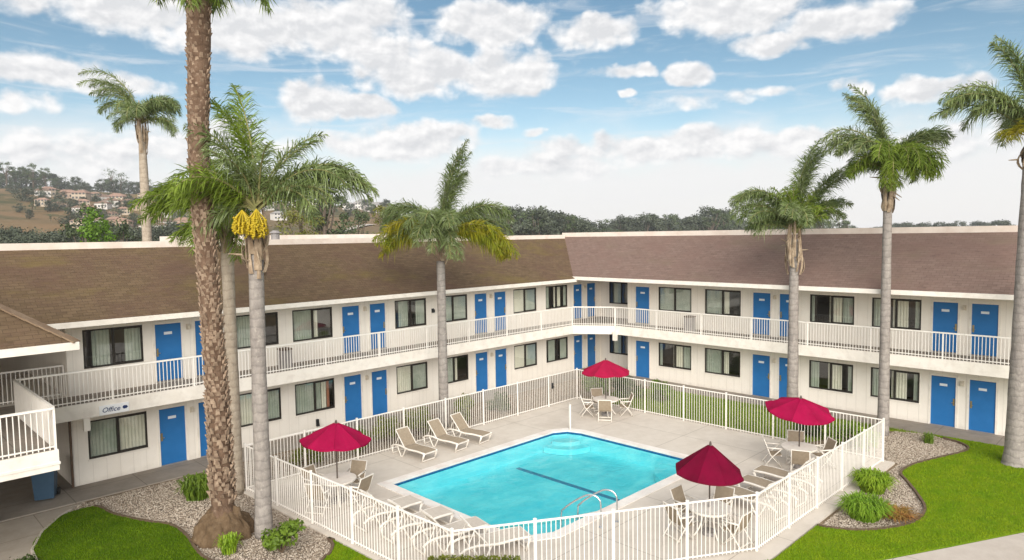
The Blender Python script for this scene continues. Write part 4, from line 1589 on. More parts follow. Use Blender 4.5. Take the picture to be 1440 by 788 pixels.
def frond(mb, o, az, el, length, droop, rng, mi=0, rmi=3, leaf=.46, w=.026, npair=44, plume=.95, curl=1.0, petiole=.16):
    """one arching feather leaf"""
    n = 16
    p = Vector(o)
    e = el
    pts, dirs = [p.copy()], []
    tw = rng.uniform(-.25, .25)
    for k in range(n):
        f = k / (n - 1)
        d = Vector((math.cos(az + tw * f) * math.cos(e), math.sin(az + tw * f) * math.cos(e), math.sin(e)))
        dirs.append(d)
        p = p + d * (length / n)
        pts.append(p.copy())
        e -= droop / n * (0.35 + 1.6 * f ** curl)
    mb.tube(pts, [.035 * (1 - .85 * k / n) + .004 for k in range(n + 1)], 4, rmi, cap=False)
    for j in range(npair):
        f = petiole + (1 - petiole) * (j + rng.uniform(0, .8)) / npair
        f = min(f, .995)
        k = min(int(f * n), n - 1)
        q = pts[k].lerp(pts[k + 1], f * n - k)
        d = dirs[k]
        s = d.cross(Vector((0, 0, 1)))
        if s.length < .05: s = Vector((math.sin(az), -math.cos(az), 0))
        s.normalize()
        u = s.cross(d).normalized()
        env = (math.sin(PI * min(1, (f - petiole) / (1 - petiole) * .86 + .14)) ** .55)
        for sg in (-1, 1):
            L = leaf * env * rng.uniform(.75, 1.15)
            dr = (s * sg * rng.uniform(.55, 1.1) + d * rng.uniform(.45, 1.0) + u * rng.uniform(-.85, 1.0) * plume).normalized()
            wv = dr.cross(Vector((rng.uniform(-1, 1), rng.uniform(-1, 1), rng.uniform(-.3, 1)))).normalized() * (w * .5 * rng.uniform(.8, 1.2))
            g1, g2 = Vector((0, 0, -.06 * L)), Vector((0, 0, -.44 * L * rng.uniform(.3, 1.5)))
            a = q
            b = q + dr * (L * .55) + g1
            c = q + dr * (L * .95) + g2
            i = len(mb.v)
            mb.v += [tuple(a - wv * .6), tuple(a + wv * .6), tuple(b + wv), tuple(b - wv), tuple(c)]
            mb.f += [(i, i + 1, i + 2, i + 3), (i + 3, i + 2, i + 4)]
            mb.mi += [mi, mi]


def trunk_mesh(mb, pts, rs, n=14, wob=0.03, seed=0, sub=5):
    rng = random.Random(seed)
    P3 = smooth_poly(pts, sub, False)
    m = len(P3)
    R3 = [float(np.interp(i / (m - 1), np.linspace(0, 1, len(rs)), rs)) * (1 + rng.uniform(-wob, wob)) for i in range(m)]
    mb.tube(P3, R3, n)


def sheaths(top, r, h, n, seed, parent, flare=.10):
    rng = random.Random(seed)
    mb = MB()
    for k in range(n * 2):
        a = PI * k / n + rng.uniform(-.3, .3)
        z0 = top[2] - h * rng.uniform(.35, 1.0)
        L = h * rng.uniform(.35, 1.05)
        fl = flare * rng.uniform(.2, 1.7)
        w = rng.uniform(.05, .10)
        tw = rng.uniform(-.5, .5)
        pts = []
        for j in range(7):
            f = j / 6
            rr = r * (1.0 + .05 * f) + fl * math.sin(PI * f ** .8)
            pts.append(Vector((top[0] + rr * math.cos(a + tw * f * .3), top[1] + rr * math.sin(a + tw * f * .3), z0 + L * f)))
        t_ = Vector((-math.sin(a + tw), math.cos(a + tw), 0))
        o_ = Vector((math.cos(a), math.sin(a), 0))
        i0 = len(mb.v)
        for j, p in enumerate(pts):
            ww = w * (1 - .75 * (j / 6) ** 1.3) * rng.uniform(.85, 1.15)
            mb.v += [tuple(p - t_ * ww), tuple(p + o_ * ww * .55), tuple(p + t_ * ww)]
        for j in range(6):
            b = i0 + j * 3
            mb.f += [(b, b + 1, b + 4, b + 3), (b + 1, b + 2, b + 5, b + 4)]
            mb.mi += [0, 0]
        if rng.random() < .45:          # broken stub hanging off
            q = pts[rng.randrange(3, 7)]
            d = (o_ * rng.uniform(.5, 1) + Vector((0, 0, rng.uniform(-.9, .4)))).normalized() * rng.uniform(.15, .4)
            mb.tube([q, q + d * .6, q + d], [.03, .022, .01], 4)
    return mb.build('leaf_base', SHEATH, parent, recalc=False)


def palm(name, base, tpts, rs, top, fronds, mats, label, tmat, seed, sheath=None, boots=0, group=None, size=1.0, dense=1.0):
    """tpts: trunk points relative to base; fronds: list of (az, el, length, droop, mat index, count, jitter)"""
    t = empty(name, base, 0, label, 'palm tree', group or 'palm trees round the pool courtyard')
    mb = MB()
    trunk_mesh(mb, tpts, rs, 16, .035, seed, 9)
    tr = mb.build('trunk', tmat, t, smooth=True)
    rng = random.Random(seed)
    if boots:
        mb = MB()
        P3 = [Vector(p) for p in smooth_poly(tpts, 12, False)]
        zs = [p.z for p in P3]
        z0, z1 = boots if isinstance(boots, tuple) else (0.8, zs[-1])
        rows = int((z1 - z0) / .10)
        for k in range(rows):
            z = z0 + (z1 - z0) * k / rows
            cx = float(np.interp(z, zs, [p.x for p in P3])); cy = float(np.interp(z, zs, [p.y for p in P3]))
            r = float(np.interp(z / zs[-1], np.linspace(0, 1, len(rs)), rs))
            for j in range(9):
                a = 2 * PI * (j + .5 * (k % 2)) / 9 + rng.uniform(-.15, .15)
                if rng.random() < .12: continue
                c, s = math.cos(a), math.sin(a)
                w, h = rng.uniform(.05, .085) * r / .33, rng.uniform(.10, .19)
                o_ = rng.uniform(.02, .085)
                tl = Vector((-s, c, 0))
                p0 = Vector((cx + c * r * .96, cy + s * r * .96, z))
                q = [p0 - tl * w, p0 + tl * w, p0 + tl * w * .6 + Vector((c * o_, s * o_, h)), p0 - tl * w * .6 + Vector((c * o_, s * o_, h))]
                back = [p0 + tl * w * .5 + Vector((-c * .03, -s * .03, h * .9)), p0 - tl * w * .5 + Vector((-c * .03, -s * .03, h * .9))]
                mb.face(q)
                mb.face([q[3], q[2], back[0], back[1]])
                mb.face([q[1], back[0], q[2]])
                mb.face([q[0], q[3], back[1]])
        mb.build('boot_stubs', BOOT, tr)
    mb = MB()
    T0 = Vector(top)
    for az, el, L, dr, mi, cnt, jit in fronds:
        for k in range(int(cnt * dense + .5)):
            o = T0 + Vector((rng.uniform(-.09, .09), rng.uniform(-.09, .09), rng.uniform(-.15, .15)))
            frond(mb, o, R(az + rng.uniform(-jit, jit)), R(el + rng.uniform(-jit, jit) * .4), L * (size if el < 75 else 1.0) * rng.uniform(.88, 1.1), R(dr * rng.uniform(.9, 1.12)), rng, mi,
                  leaf=(.66 if L > 2.2 else .52) * (.6 + .4 * size) * (1.25 if el > 77 else 1.0), npair=int(31 * L * (size if el < 75 else 1.0)) + 8)
    mb.build('crown', list(mats) + [RACHIS], t, recalc=False)
    if sheath:
        sheaths(top if len(sheath) < 5 else sheath[4], sheath[0], sheath[1], sheath[2], sheath[3], tr)
    return t


# azimuths in the crown lists are absolute: -45 = to the viewer's right, 45 = away, 135 = left, 225 = towards the viewer
MG = [PALM_G, PALM_Y, PALM_DEAD]
MGR = [PALM_GREY, PALM_Y, PALM_DEAD]
ML = [PALM_LIGHT, PALM_Y, PALM_DEAD]

# thick rough date palm in the gravel bed (its crown is above the picture)
b0 = (7.17, 18.22, 0)
TP = [(0, 0, -.05), (.0, .0, .5), (.0, .0, 1.2), (-.01, .01, 3.0), (-.08, .035, 6.2), (-.17, .07, 8.6), (-.19, .08, 10.4), (-.08, .03, 13.2), (.0, .0, 16.0)]
palm('date_palm', b0, TP, [.34, .31, .28, .255, .245, .24, .25, .28, .34], (.0, .0, 16.1),
     [(0, 70, 3.0, 60, 0, 4, 180), (0, 35, 3.0, 70, 0, 10, 180), (0, 0, 2.6, 75, 0, 10, 180), (0, -28, 2.3, 60, 0, 9, 180), (-50, -42, 2.9, 35, 0, 2, 6), (130, -35, 2.4, 45, 0, 2, 18), (-52, -18, 3.2, 60, 0, 1, 6)],
     [PALM_G, PALM_Y, PALM_DEAD], 'tallest palm with thick rough brown trunk, crown cut off by the top of the picture', TRUNK_ROUGH, 11, boots=(0.95, 15.8))
# swollen root ball at its foot
root = bpy.data.objects['date_palm']
bm = bmesh.new()
bmesh.ops.create_icosphere(bm, subdivisions=5, radius=1.0)
rng = np.random.default_rng(4)
from mathutils import noise as mnoise
for v in bm.verts:
    d = v.co.copy()
    k = 1 + .18 * mnoise.noise(d * 2.2) + .11 * mnoise.noise(d * 5.0) + .06 * mnoise.noise(d * 13.0)
    zz = d.z
    rr = .70 if zz < .1 else .70 - .34 * min(1, (zz - .1) / .8) ** 1.4
    v.co = Vector((d.x * k * rr * 1.12, d.y * k * rr * 1.0, max(-.1, zz * .98 * k)))
me = bpy.data.meshes.new('root_flare')
bm.to_mesh(me)
bm.free()
me.polygons.foreach_set('use_smooth', [True] * len(me.polygons))
me.materials.append(trunk_mat('root_ball_bark', (0.105, 0.067, 0.038), (0.17, 0.115, 0.068), 1.0, 0.1, (0.26, 0.19, 0.125)))
o = bpy.data.objects.new('root_flare', me)
COL.objects.link(o)
o.parent = [c for c in root.children if c.name.startswith('trunk')][0]

# slim palm directly behind it
palm('queen_palm', (8.72, 21.0, 0), [(0, 0, 0), (0, 0, 3), (0.0, 0, 6), (0, 0, 8.3)], [.21, .19, .18, .19], (0, 0, 8.55),
     [(135, 55, 2.9, 105, 0, 4, 18), (150, 30, 2.8, 75, 0, 4, 15), (60, 62, 2.4, 70, 0, 3, 40), (-45, 60, 2.4, 75, 0, 3, 20), (225, 45, 2.3, 110, 0, 4, 40),
      (135, 5, 2.2, 60, 0, 3, 20), (225, -20, 1.7, 55, 0, 4, 60), (120, -30, 1.5, 50, 0, 3, 30), (45, 20, 2.3, 80, 0, 3, 40), (100, 78, 2.5, 40, 0, 2, 20)],
     ML, 'slim tan palm half hidden behind the thick rough trunk, with bright green fronds', TRUNK_TAN, 12, sheath=(.17, 1.1, 8, 1), size=0.92)

# palm with the yellow fruit
b = (7.9, 17.42, 0)
palm('queen_palm', b, [(0, 0, 0), (.02, -.02, 2), (.03, -.03, 5), (.06, -.06, 8.0)], [.235, .205, .19, .18], (.10, -.08, 8.75),
     [(-48, 50, 3.8, 100, 0, 4, 10), (-35, 34, 3.6, 66, 0, 3, 12), (-70, 35, 2.8, 90, 0, 3, 15), (110, 84, 3.3, 42, 1, 4, 14), (135, 80, 2.7, 60, 0, 2, 14), (-40, 74, 2.8, 55, 0, 2, 20),
      (140, 30, 2.6, 80, 1, 4, 18), (160, 55, 2.6, 100, 1, 3, 20), (45, 45, 2.8, 90, 0, 4, 40), (225, 66, 2.3, 60, 0, 3, 35), (135, 0, 2.0, 50, 0, 2, 25), (-60, 12, 2.2, 70, 0, 1, 10)],
     [PALM_GREY, PALM_LIGHT, PALM_DEAD], 'palm with a bright yellow fruit cluster below its fronds, in front of the fence corner', TRUNK_GREY, 13, sheath=(.21, 1.5, 9, 2, (.06, -.06, 8.3)), size=0.90)
fp = [o for o in bpy.data.objects if o.name.startswith('queen_palm') and abs(o.location.x - 7.9) < .01][0]
rr = random.Random(8)
for cx, cy, cz, L in ((-.44, -.46, 8.66, .56), (-.18, -.70, 8.68, .70)):
    mb = MB()
    for k in range(60):
        a, h = rr.uniform(0, 2 * PI), rr.uniform(0, 1)
        rad = .05 + .17 * h
        p0 = Vector((cx, cy, cz))
        p1 = p0 + Vector((rad * math.cos(a), rad * math.sin(a), -.1 - L * rr.uniform(.15, .45)))
        p2 = p1 + Vector((rad * .3 * math.cos(a), rad * .3 * math.sin(a), -L * .45))
        mb.tube([p0, p1, p2], [.012, .016, .012], 4, cap=False)
        for q in range(7):
            c = p1.lerp(p2, q / 6) + Vector((rr.uniform(-.03, .03), rr.uniform(-.03, .03), 0))
            s = rr.uniform(.028, .044)
            i = len(mb.v)
            mb.v += [tuple(c + Vector(d) * s) for d in ((1, 0, 0), (0, 1, 0), (-1, 0, 0), (0, -1, 0), (0, 0, 1), (0, 0, -1))]
            for f in ((0, 1, 4), (1, 2, 4), (2, 3, 4), (3, 0, 4), (1, 0, 5), (2, 1, 5), (3, 2, 5), (0, 3, 5)):
                mb.f.append(tuple(i + z for z in f)); mb.mi.append(0)
    mb.build('fruit_cluster', FRUIT, fp, recalc=False)

# palm behind the back fence, middle of the picture
palm('queen_palm', (17.96, 22.1, 0), [(0, 0, 0), (0, 0, 3), (0, 0, 6.9)], [.22, .19, .17], (.05, -.05, 8.0),
     [(-40, 84, 3.9, 26, 0, 3, 9), (-30, 80, 2.9, 30, 0, 2, 12), (135, 60, 3.0, 120, 0, 3, 12), (125, 42, 2.7, 105, 0, 2, 15), (-45, 48, 3.0, 95, 0, 3, 12), (-30, 34, 2.7, 85, 0, 2, 12),
      (225, 45, 2.3, 120, 0, 4, 35), (45, 45, 2.5, 100, 0, 4, 35), (140, 16, 2.6, 66, 1, 7, 24), (-48, 18, 3.1, 92, 1, 8, 16), (-30, 4, 2.6, 70, 1, 3, 15), (225, 10, 2.0, 80, 0, 3, 35), (150, 25, 2.2, 70, 0, 2, 20)],
     [PALM_GREY, PALM_Y, PALM_DEAD], 'palm with yellowing lower fronds behind the back fence, middle of the picture', TRUNK_GREY, 14, sheath=(.15, 1.25, 8, 3), size=1.08, dense=1.45)

# three palms along the rear wing
palm('queen_palm', (28.5, 11.9, 0), [(0, 0, 0), (0, 0, 3), (0, 0, 5), (0, 0, 7.6)], [.24, .205, .185, .17], (0, 0, 7.95),
     [(-30, 84, 3.9, 40, 0, 4, 14), (135, 66, 4.2, 112, 0, 4, 8), (140, 52, 3.7, 95, 0, 3, 12), (-45, 62, 4.2, 45, 0, 3, 8), (-40, 52, 3.3, 60, 0, 3, 10), (-52, 40, 2.8, 55, 0, 2, 10),
      (225, 58, 2.8, 110, 0, 3, 30), (45, 55, 2.8, 100, 0, 3, 30), (135, 34, 2.5, 75, 0, 4, 16), (225, 70, 2.2, 60, 1, 4, 60), (160, 76, 2.0, 50, 1, 4, 40), (-20, 74, 2.0, 50, 1, 3, 40)],
     [PALM_GREY, PALM_LIGHT, PALM_DEAD], 'short palm with V shaped fronds reaching only just above the rear roof', TRUNK_GREY, 15, sheath=(.24, 1.9, 10, 4), size=0.84, dense=1.5)
palm('queen_palm', (28.62, 8.42, 0), [(0, 0, 0), (0, 0, 3), (0, 0, 6), (0, 0, 9.7)], [.22, .185, .165, .15], (.0, .0, 10.25),
     [(130, 66, 3.7, 120, 0, 4, 8), (150, 55, 3.0, 110, 0, 3, 12), (100, 82, 3.3, 48, 0, 4, 16), (-45, 62, 3.5, 92, 0, 4, 9), (-60, 56, 2.8, 75, 0, 2, 12), (225, 50, 2.9, 150, 1, 10, 45),
      (135, 30, 2.1, 110, 1, 4, 25), (-45, 28, 2.2, 110, 1, 4, 25), (45, 40, 2.4, 110, 0, 4, 40), (225, 10, 1.8, 80, 1, 4, 50)],
     [PALM_GREY, PALM_LIGHT, PALM_DEAD], 'slender grey palm rising high above the rear roof beside the fence corner', TRUNK_GREY, 16, sheath=(.155, 1.3, 9, 5, (0, 0, 9.75)), size=0.80, dense=1.4)
palm('queen_palm', (27.75, 4.1, 0), [(0, 0, 0), (0, 0, .8), (.05, -.05, 4), (.12, -.10, 8), (.15, -.14, 10.5)], [.40, .31, .28, .25, .2], (.15, -.14, 11.1),
     [(132, 58, 3.7, 105, 0, 4, 7), (128, 46, 3.5, 82, 0, 3, 9), (145, 62, 3.0, 110, 0, 2, 12), (100, 84, 3.3, 40, 0, 4, 14), (-45, 58, 3.2, 100, 0, 4, 14), (225, 50, 2.6, 120, 0, 4, 35), (45, 45, 2.8, 110, 0, 4, 40),
      (150, 10, 1.4, 60, 1, 3, 25), (-30, 10, 2.0, 80, 0, 3, 30)],
     [PALM_GREY, PALM_Y, PALM_DEAD], 'palm at the right edge with flared grey trunk foot on the bright lawn', TRUNK_GREY, 17, sheath=(.19, 1.3, 8, 6), size=0.90)
# palm behind the left wing
palm('queen_palm', (12.0, 38.9, 0), [(0, 0, 0), (0, 0, 5), (0, 0, 9), (0, 0, 13.4)], [.28, .25, .23, .17], (0, 0, 14.1),
     [(140, 76, 3.8, 105, 0, 3, 10), (150, 62, 3.4, 110, 0, 3, 14), (-45, 66, 3.0, 130, 0, 3, 10), (-40, 50, 2.8, 110, 0, 3, 14), (-60, 74, 2.9, 130, 0, 2, 14), (225, 52, 2.9, 125, 0, 4, 35), (45, 55, 2.9, 120, 0, 4, 35), (140, 20, 2.0, 90, 0, 3, 25), (-45, 20, 2.4, 90, 0, 3, 25)],
     [PALM_GREY, PALM_Y, PALM_DEAD], 'pale trunked palm standing behind the left wing of the motel', TRUNK_TAN, 18, sheath=(.17, 1.9, 8, 7), size=0.84, dense=1.35, group='palm trees behind the motel')

# ------------------------------------------------------------------ shrubs and bed plants
LEAF_D = leaf_mat('dark_shrub_leaves', (0.035, 0.060, 0.014), (0.070, 0.110, 0.022), None, 0.25, 3.0, 0.2)
LEAF_M = leaf_mat('mid_shrub_leaves', (0.10, 0.17, 0.016), (0.17, 0.25, 0.028), None, 0.3, 3.0, 0.2)
LEAF_B = leaf_mat('bright_shrub_leaves', (0.20, 0.33, 0.018), (0.32, 0.44, 0.036), None, 0.35, 2.5, 0.15)
LEAF_B2 = leaf_mat('fresh_shrub_leaves', (0.15, 0.28, 0.020), (0.25, 0.38, 0.034), None, 0.35, 2.5, 0.15)
LEAF_Y = leaf_mat('yellow_green_leaves', (0.19, 0.20, 0.03), (0.13, 0.16, 0.025), None, 0.3, 2.5, 0.15)
STEM = mottled('shrub_stem', (0.12, 0.08, 0.05), (0.17, 0.12, 0.08), 0.9, 8)


def strap_plant(name, loc, r, h, n, mat, label, seed, cat='plant', group=None, w=.03):
    """clump of arching strap leaves"""
    rng = random.Random(seed)
    t = empty(name, loc, 0, label, cat, group)
    mb = MB()
    for k in range(n):
        a = rng.uniform(0, 2 * PI)
        q = r * .55 * math.sqrt(rng.random())
        a2 = rng.uniform(0, 2 * PI)
        o = Vector((q * math.cos(a2), q * math.sin(a2), 0))
        H = h * rng.uniform(.6, 1.15)
        L = r * rng.uniform(.3, .85)
        d = Vector((math.cos(a), math.sin(a), 0))
        s = Vector((-d.y, d.x, 0)) * w * rng.uniform(.7, 1.2) * .5
        p = [o, o + d * L * .3 + Vector((0, 0, H * .65)), o + d * L * .7 + Vector((0, 0, H)), o + d * L * 1.15 + Vector((0, 0, H * rng.uniform(.55, .95)))]
        i = len(mb.v)
        for x, ww in zip(p[:3], (.7, 1.0, .8)):
            mb.v += [tuple(x - s * ww), tuple(x + s * ww)]
        mb.v.append(tuple(p[3]))
        mb.f += [(i, i + 1, i + 3, i + 2), (i + 2, i + 3, i + 5, i + 4), (i + 4, i + 5, i + 6)]
        mb.mi += [0, 0, 0]
    mb.build('foliage', mat, t, recalc=False)
    mb = MB()
    mb.tube([(0, 0, 0), (0, 0, h * .3)], [r * .18, r * .1], 7)
    mb.build('stem', STEM, t)
    return t


def bush(name, loc, r, h, n, mat, label, seed, leaf=.06, cat='shrub', group=None, lumps=9):
    rng = random.Random(seed)
    t = empty(name, loc, 0, label, cat, group)
    C = []
    for k in range(lumps):
        a = rng.uniform(0, 2 * PI)
        q = r * .7 * math.sqrt(rng.random())
        C.append((Vector((q * math.cos(a), q * math.sin(a), h * rng.uniform(.25, .8))), rng.uniform(.28, .5) * min(r, h)))
    mb = MB()
    for k in range(n):
        c, rad = C[rng.randrange(lumps)]
        d = Vector((rng.gauss(0, 1), rng.gauss(0, 1), rng.gauss(.2, 1))).normalized()
        p = c + d * rad * rng.uniform(.6, 1.15)
        if p.z < .02: p.z = rng.uniform(.02, .1)
        nrm = (d + Vector((rng.uniform(-.8, .8), rng.uniform(-.8, .8), rng.uniform(-.2, .9)))).normalized()
        u = nrm.cross(Vector((rng.uniform(-1, 1), rng.uniform(-1, 1), rng.uniform(-1, 1)))).normalized()
        v = nrm.cross(u)
        s = leaf * rng.uniform(.6, 1.3)
        mb.face([p - u * s * .5, p - v * s * .35, p + u * s * .9, p + v * s * .35])
    mb.build('foliage', mat, t, recalc=False)
    mb = MB()
    for c, rad in C:
        mb.tube([(0, 0, 0), tuple(c * .6), tuple(c)], [.025, .015, .006], 5)
    mb.build('stem', STEM, t)
    return t


strap_plant('agapanthus', (7.75, 21.55, 0), .62, .62, 420, LEAF_M, 'leafy agapanthus clump in the gravel left of the thick palm', 21, w=.05)
strap_plant('tufted_plant', (6.85, 17.15, 0), .32, .42, 150, LEAF_B, 'small light green tuft at the foot of the thick palm', 22, w=.035)
bush('leafy_shrub', (7.78, 16.15, 0), .55, .85, 900, LEAF_M, 'loose dark green shrub at the foot of the grey palm near the front fence', 23, .10)
bush('leafy_shrub', (7.75, 20.1, 0.0), .16, .5, 90, LEAF_B, 'narrow yellow green sprig behind the thick rough palm trunk', 33, .07, lumps=4)
strap_plant('daylily_clump', (22.15, 6.78, 0), .60, .52, 1700, LEAF_B, 'rounded bright green clump nearer the fence in the right gravel bed', 24, w=.030, group='grassy clumps in the right bed')
strap_plant('daylily_clump', (19.9, 6.28, 0), .66, .50, 1800, LEAF_B2, 'rounded deeper green clump nearest the lawn in the right gravel bed', 25, w=.030, group='grassy clumps in the right bed')
strap_plant('tufted_plant', (28.6, 6.85, 0), .28, .34, 110, LEAF_M, 'small green tuft by the walkway past the right fence corner', 26)
strap_plant('groundcover_plant', (20.6, 5.75, 0), .62, .16, 520, leaf_mat('orange_groundcover', (0.42, 0.19, 0.05), (0.30, 0.20, 0.05), (0.55, 0.26, 0.10), 0.3, 4.0, 0), 'low orange tinted groundcover beside the darker green clump', 27)
bush('low_shrub', (3.0, 19.9, 0), .5, .35, 700, LEAF_D, 'low dark shrub at the bottom left corner beside the path', 28, .05)
# clipped hedge in front of the near corner of the fence
t = empty('clipped_hedge', (9.45, 10.75, 0), R(-46), 'low clipped yellow green hedge outside the near corner of the fence', 'hedge')
mb = MB()
hr = random.Random(3)
for k in range(5200):
    f = hr.randrange(3)
    p = Vector((hr.uniform(-1.0, 1.0), hr.uniform(-.3, .3), hr.uniform(0.05, .97)))
    if f == 0: p.z = .97 + hr.uniform(-.06, .03)
    elif f == 1: p.y = (-.3 if hr.random() < .5 else .3) + hr.uniform(-.04, .04)
    else: p.y = -.3 + hr.uniform(-.04, .05)
    u = Vector((hr.uniform(-1, 1), hr.uniform(-1, 1), hr.uniform(-1, 1))).normalized()
    v = u.cross(Vector((hr.uniform(-1, 1), hr.uniform(-1, 1), hr.uniform(-1, 1)))).normalized()
    s = hr.uniform(.02, .045)
    mb.face([p - u * s, p - v * s * .6, p + u * s, p + v * s * .6])
mb.build('foliage', LEAF_Y, t, recalc=False)
mb = MB()
mb.box(-.97, .97, -.26, .26, 0, .9)
mb.build('branches', LEAF_D, t)
# shrubs in the planting bed behind the loungers and behind the far corner
for i, (x, y, r, h, m, lb) in enumerate([
        (11.6, 21.9, .5, .75, LEAF_Y, 'yellow green shrub behind the back fence near its left end'),
        (13.6, 22.0, .55, .8, LEAF_M, 'green shrub behind the fence below the blue doors'),
        (15.0, 22.1, .55, .85, LEAF_Y, 'yellow green shrub behind the first lounger of the back row'),
        (16.5, 22.0, .6, .9, LEAF_Y, 'yellow green shrub behind the middle lounger of the back row'),
        (19.2, 22.1, .55, .8, LEAF_Y, 'yellow green shrub right of the palm behind the back fence'),
        (21.2, 22.2, .5, .7, LEAF_D, 'dark shrub behind the fence in front of the left wing'),
        (26.5, 20.8, .8, 1.2, LEAF_M, 'large green shrub behind the far fence corner'),
        (26.9, 19.2, .75, 1.1, LEAF_D, 'dark green shrub behind the rose red parasol'),
        (27.4, 17.6, .6, .9, LEAF_M, 'green shrub on the grass strip right of the rose red parasol'),
        (26.6, 10.4, .6, .75, LEAF_D, 'dark shrub behind the tilted parasol'),
        (26.5, 9.2, .55, .7, LEAF_M, 'green shrub behind the fence right of the tilted parasol'),
        (26.3, 8.2, .45, .6, LEAF_B, 'light green shrub in the fence corner by the slender palm')]):
    bush('garden_shrub', (x, y, 0), r * 1.2, h * 1.25, int(1500 * r / .55), m, lb, 40 + i, .075, group='shrubs behind the pool fence')

# ------------------------------------------------------------------ distant trees, houses, road
FAR_D = leaf_mat('far_dark_leaves', (0.060, 0.072, 0.046), (0.098, 0.112, 0.070), None, 0.15, 0.5, 0.45)  # leaf colours greyed and lightened to imitate distance haze
FAR_G = leaf_mat('far_green_leaves', (0.066, 0.094, 0.040), (0.115, 0.145, 0.062), None, 0.2, 0.5, 0.4)  # greens also carry some painted-in haze
FAR_B = leaf_mat('far_bright_leaves', (0.075, 0.155, 0.012), (0.13, 0.225, 0.02), None, 0.25, 0.7, 0.2)
FAR_Y = leaf_mat('far_olive_leaves', (0.12, 0.125, 0.022), (0.175, 0.170, 0.035), None, 0.2, 0.7, 0.2)
BARK = mottled('tree_bark', (0.10, 0.075, 0.055), (0.16, 0.125, 0.095), 0.95, 2.0)


def tree_proto(name, seed, h, r, mat, nclump=26, nleaf=46, leaf=.5, base=.28, flat=.9, airy=1.0):
    rng = random.Random(seed)
    t = empty(name)
    mb = MB()
    lean = Vector((rng.uniform(-.06, .06) * h, rng.uniform(-.06, .06) * h, 0))
    top = lean + Vector((0, 0, h * .72))
    mb.tube([(0, 0, -.6), tuple(lean * .4 + Vector((0, 0, h * .3))), tuple(top)], [h * .030, h * .022, h * .006], 7)
    C = []
    for k in range(nclump):
        a = rng.uniform(0, 2 * PI)
        f = rng.random() ** .6
        zz = rng.uniform(base, .93)
        env = math.sin(PI * min(1, max(0.06, (zz - base + .10) / (1.06 - base)))) ** .6
        q = r * env * f
        C.append((lean + Vector((q * math.cos(a), q * math.sin(a), h * zz * (1 - .04 * f))), r * rng.uniform(.20, .36)))
    for c, rad in C[:9]:
        s = lean * .5 + Vector((0, 0, h * rng.uniform(.25, .5)))
        mb.tube([tuple(s), tuple(s.lerp(c, .55) + Vector((0, 0, -.04 * h))), tuple(c)], [h * .012, h * .008, h * .003], 5)
    mb.build('trunk', BARK, t, smooth=True)
    mb = MB()
    for c, rad in C:
        for k in range(nleaf):
            d = Vector((rng.gauss(0, 1), rng.gauss(0, 1), rng.gauss(.15, .85))).normalized()
            p = c + Vector((d.x, d.y, d.z * flat)) * rad * rng.uniform(.45, 1.2) * airy
            nrm = (d + Vector((rng.uniform(-.9, .9), rng.uniform(-.9, .9), rng.uniform(-.3, .9)))).normalized()
            u = nrm.cross(Vector((rng.uniform(-1, 1), rng.uniform(-1, 1), rng.uniform(-1, 1)))).normalized()
            v = nrm.cross(u)
            s = leaf * rng.uniform(.6, 1.35)
            mb.face([p - u * s * .6, p - v * s * .4, p + u * s * .6, p + v * s * .4])
    mb.build('crown', mat, t, recalc=False)
    return t


class Kind:
    def __init__(self, protos, h):
        self.p, self.h, self.n = protos, h, 0
    def put(self, az, r, hgt, label, group, rng, wid=1.0, cat='tree'):
        o = self.p[self.n % len(self.p)]
        if self.n >= len(self.p): o = copy_tree(o)
        self.n += 1
        x, y = r * math.cos(R(az)), r * math.sin(R(az))
        o.location = (x, y, float(terrain_h(np.array(x), np.array(y))) - .1)
        o.rotation_euler = (0, 0, rng.uniform(0, 2 * PI))
        s = hgt / self.h
        o.scale = (s * wid, s * wid, s)
        return tag(o, label, cat, group)


oak = Kind([tree_proto('oak_tree', 100 + k, 14, 6.0, FAR_D, 34, 60, .62, .12) for k in range(4)], 14)
gum = Kind([tree_proto('eucalyptus_tree', 110 + k, 18, 4.6, FAR_G, 20, 60, .50, .34, .8) for k in range(3)], 18)
airy = Kind([tree_proto('thin_tree', 120 + k, 15, 5.0, FAR_G, 24, 22, .42, .38, .7) for k in range(2)], 15)
scrub = Kind([tree_proto('scrub_bush', 130 + k, 5, 4.2, FAR_D, 26, 60, .34, .06) for k in range(3)], 5)
rt = random.Random(77)
gl = 'dark tree of the dense wood beyond the rear roof'
# the wood beyond the inner corner
for k in range(54):
    az = 47.5 - 11.5 * (k + rt.random()) / 54
    top = np.interp(az, [36, 38, 40, 42, 44, 47.5], [8.5, 11.5, 14.5, 16, 16, 15])
    (oak if rt.random() < .75 else gum).put(az, rt.uniform(225, 300), top * rt.uniform(.82, 1.12), gl + ', left of the short palm', 'wood beyond the inner corner', rt, 1.05)
for k in range(46):
    az = 37 - 9.5 * (k + rt.random()) / 46
    (gum if rt.random() < .5 else oak).put(az, rt.uniform(330, 400), np.interp(az, [27, 30, 33, 37], [21, 18, 16, 14]) * rt.uniform(.8, 1.15), gl + ', just left of the short palm', 'wood beyond the rear wing', rt, 1.1)
for k in range(26):
    az = 28 - 9.3 * (k + rt.random()) / 26
    (gum if rt.random() < .6 else oak).put(az, rt.uniform(330, 420), 17 * rt.uniform(.75, 1.1), 'dark tree beyond the rear roof on either side of the short palm', 'trees beyond the rear roof by the short palm', rt, 1.1)
for k in range(42):
    az = 18.8 - 9.6 * (k + rt.random()) / 42
    oak.put(az, rt.uniform(480, 600), 12.5 * rt.uniform(.65, 1.1), 'small dark far tree on the horizon right of the short palm', 'far trees on the right horizon', rt, 1.25)
for k in range(16):
    oak.put(9.0 - 14 * rt.random(), rt.uniform(420, 600), 12 * rt.uniform(.7, 1.1), 'small dark far tree on the horizon right of the short palm', 'far trees on the right horizon', rt, 1.2)
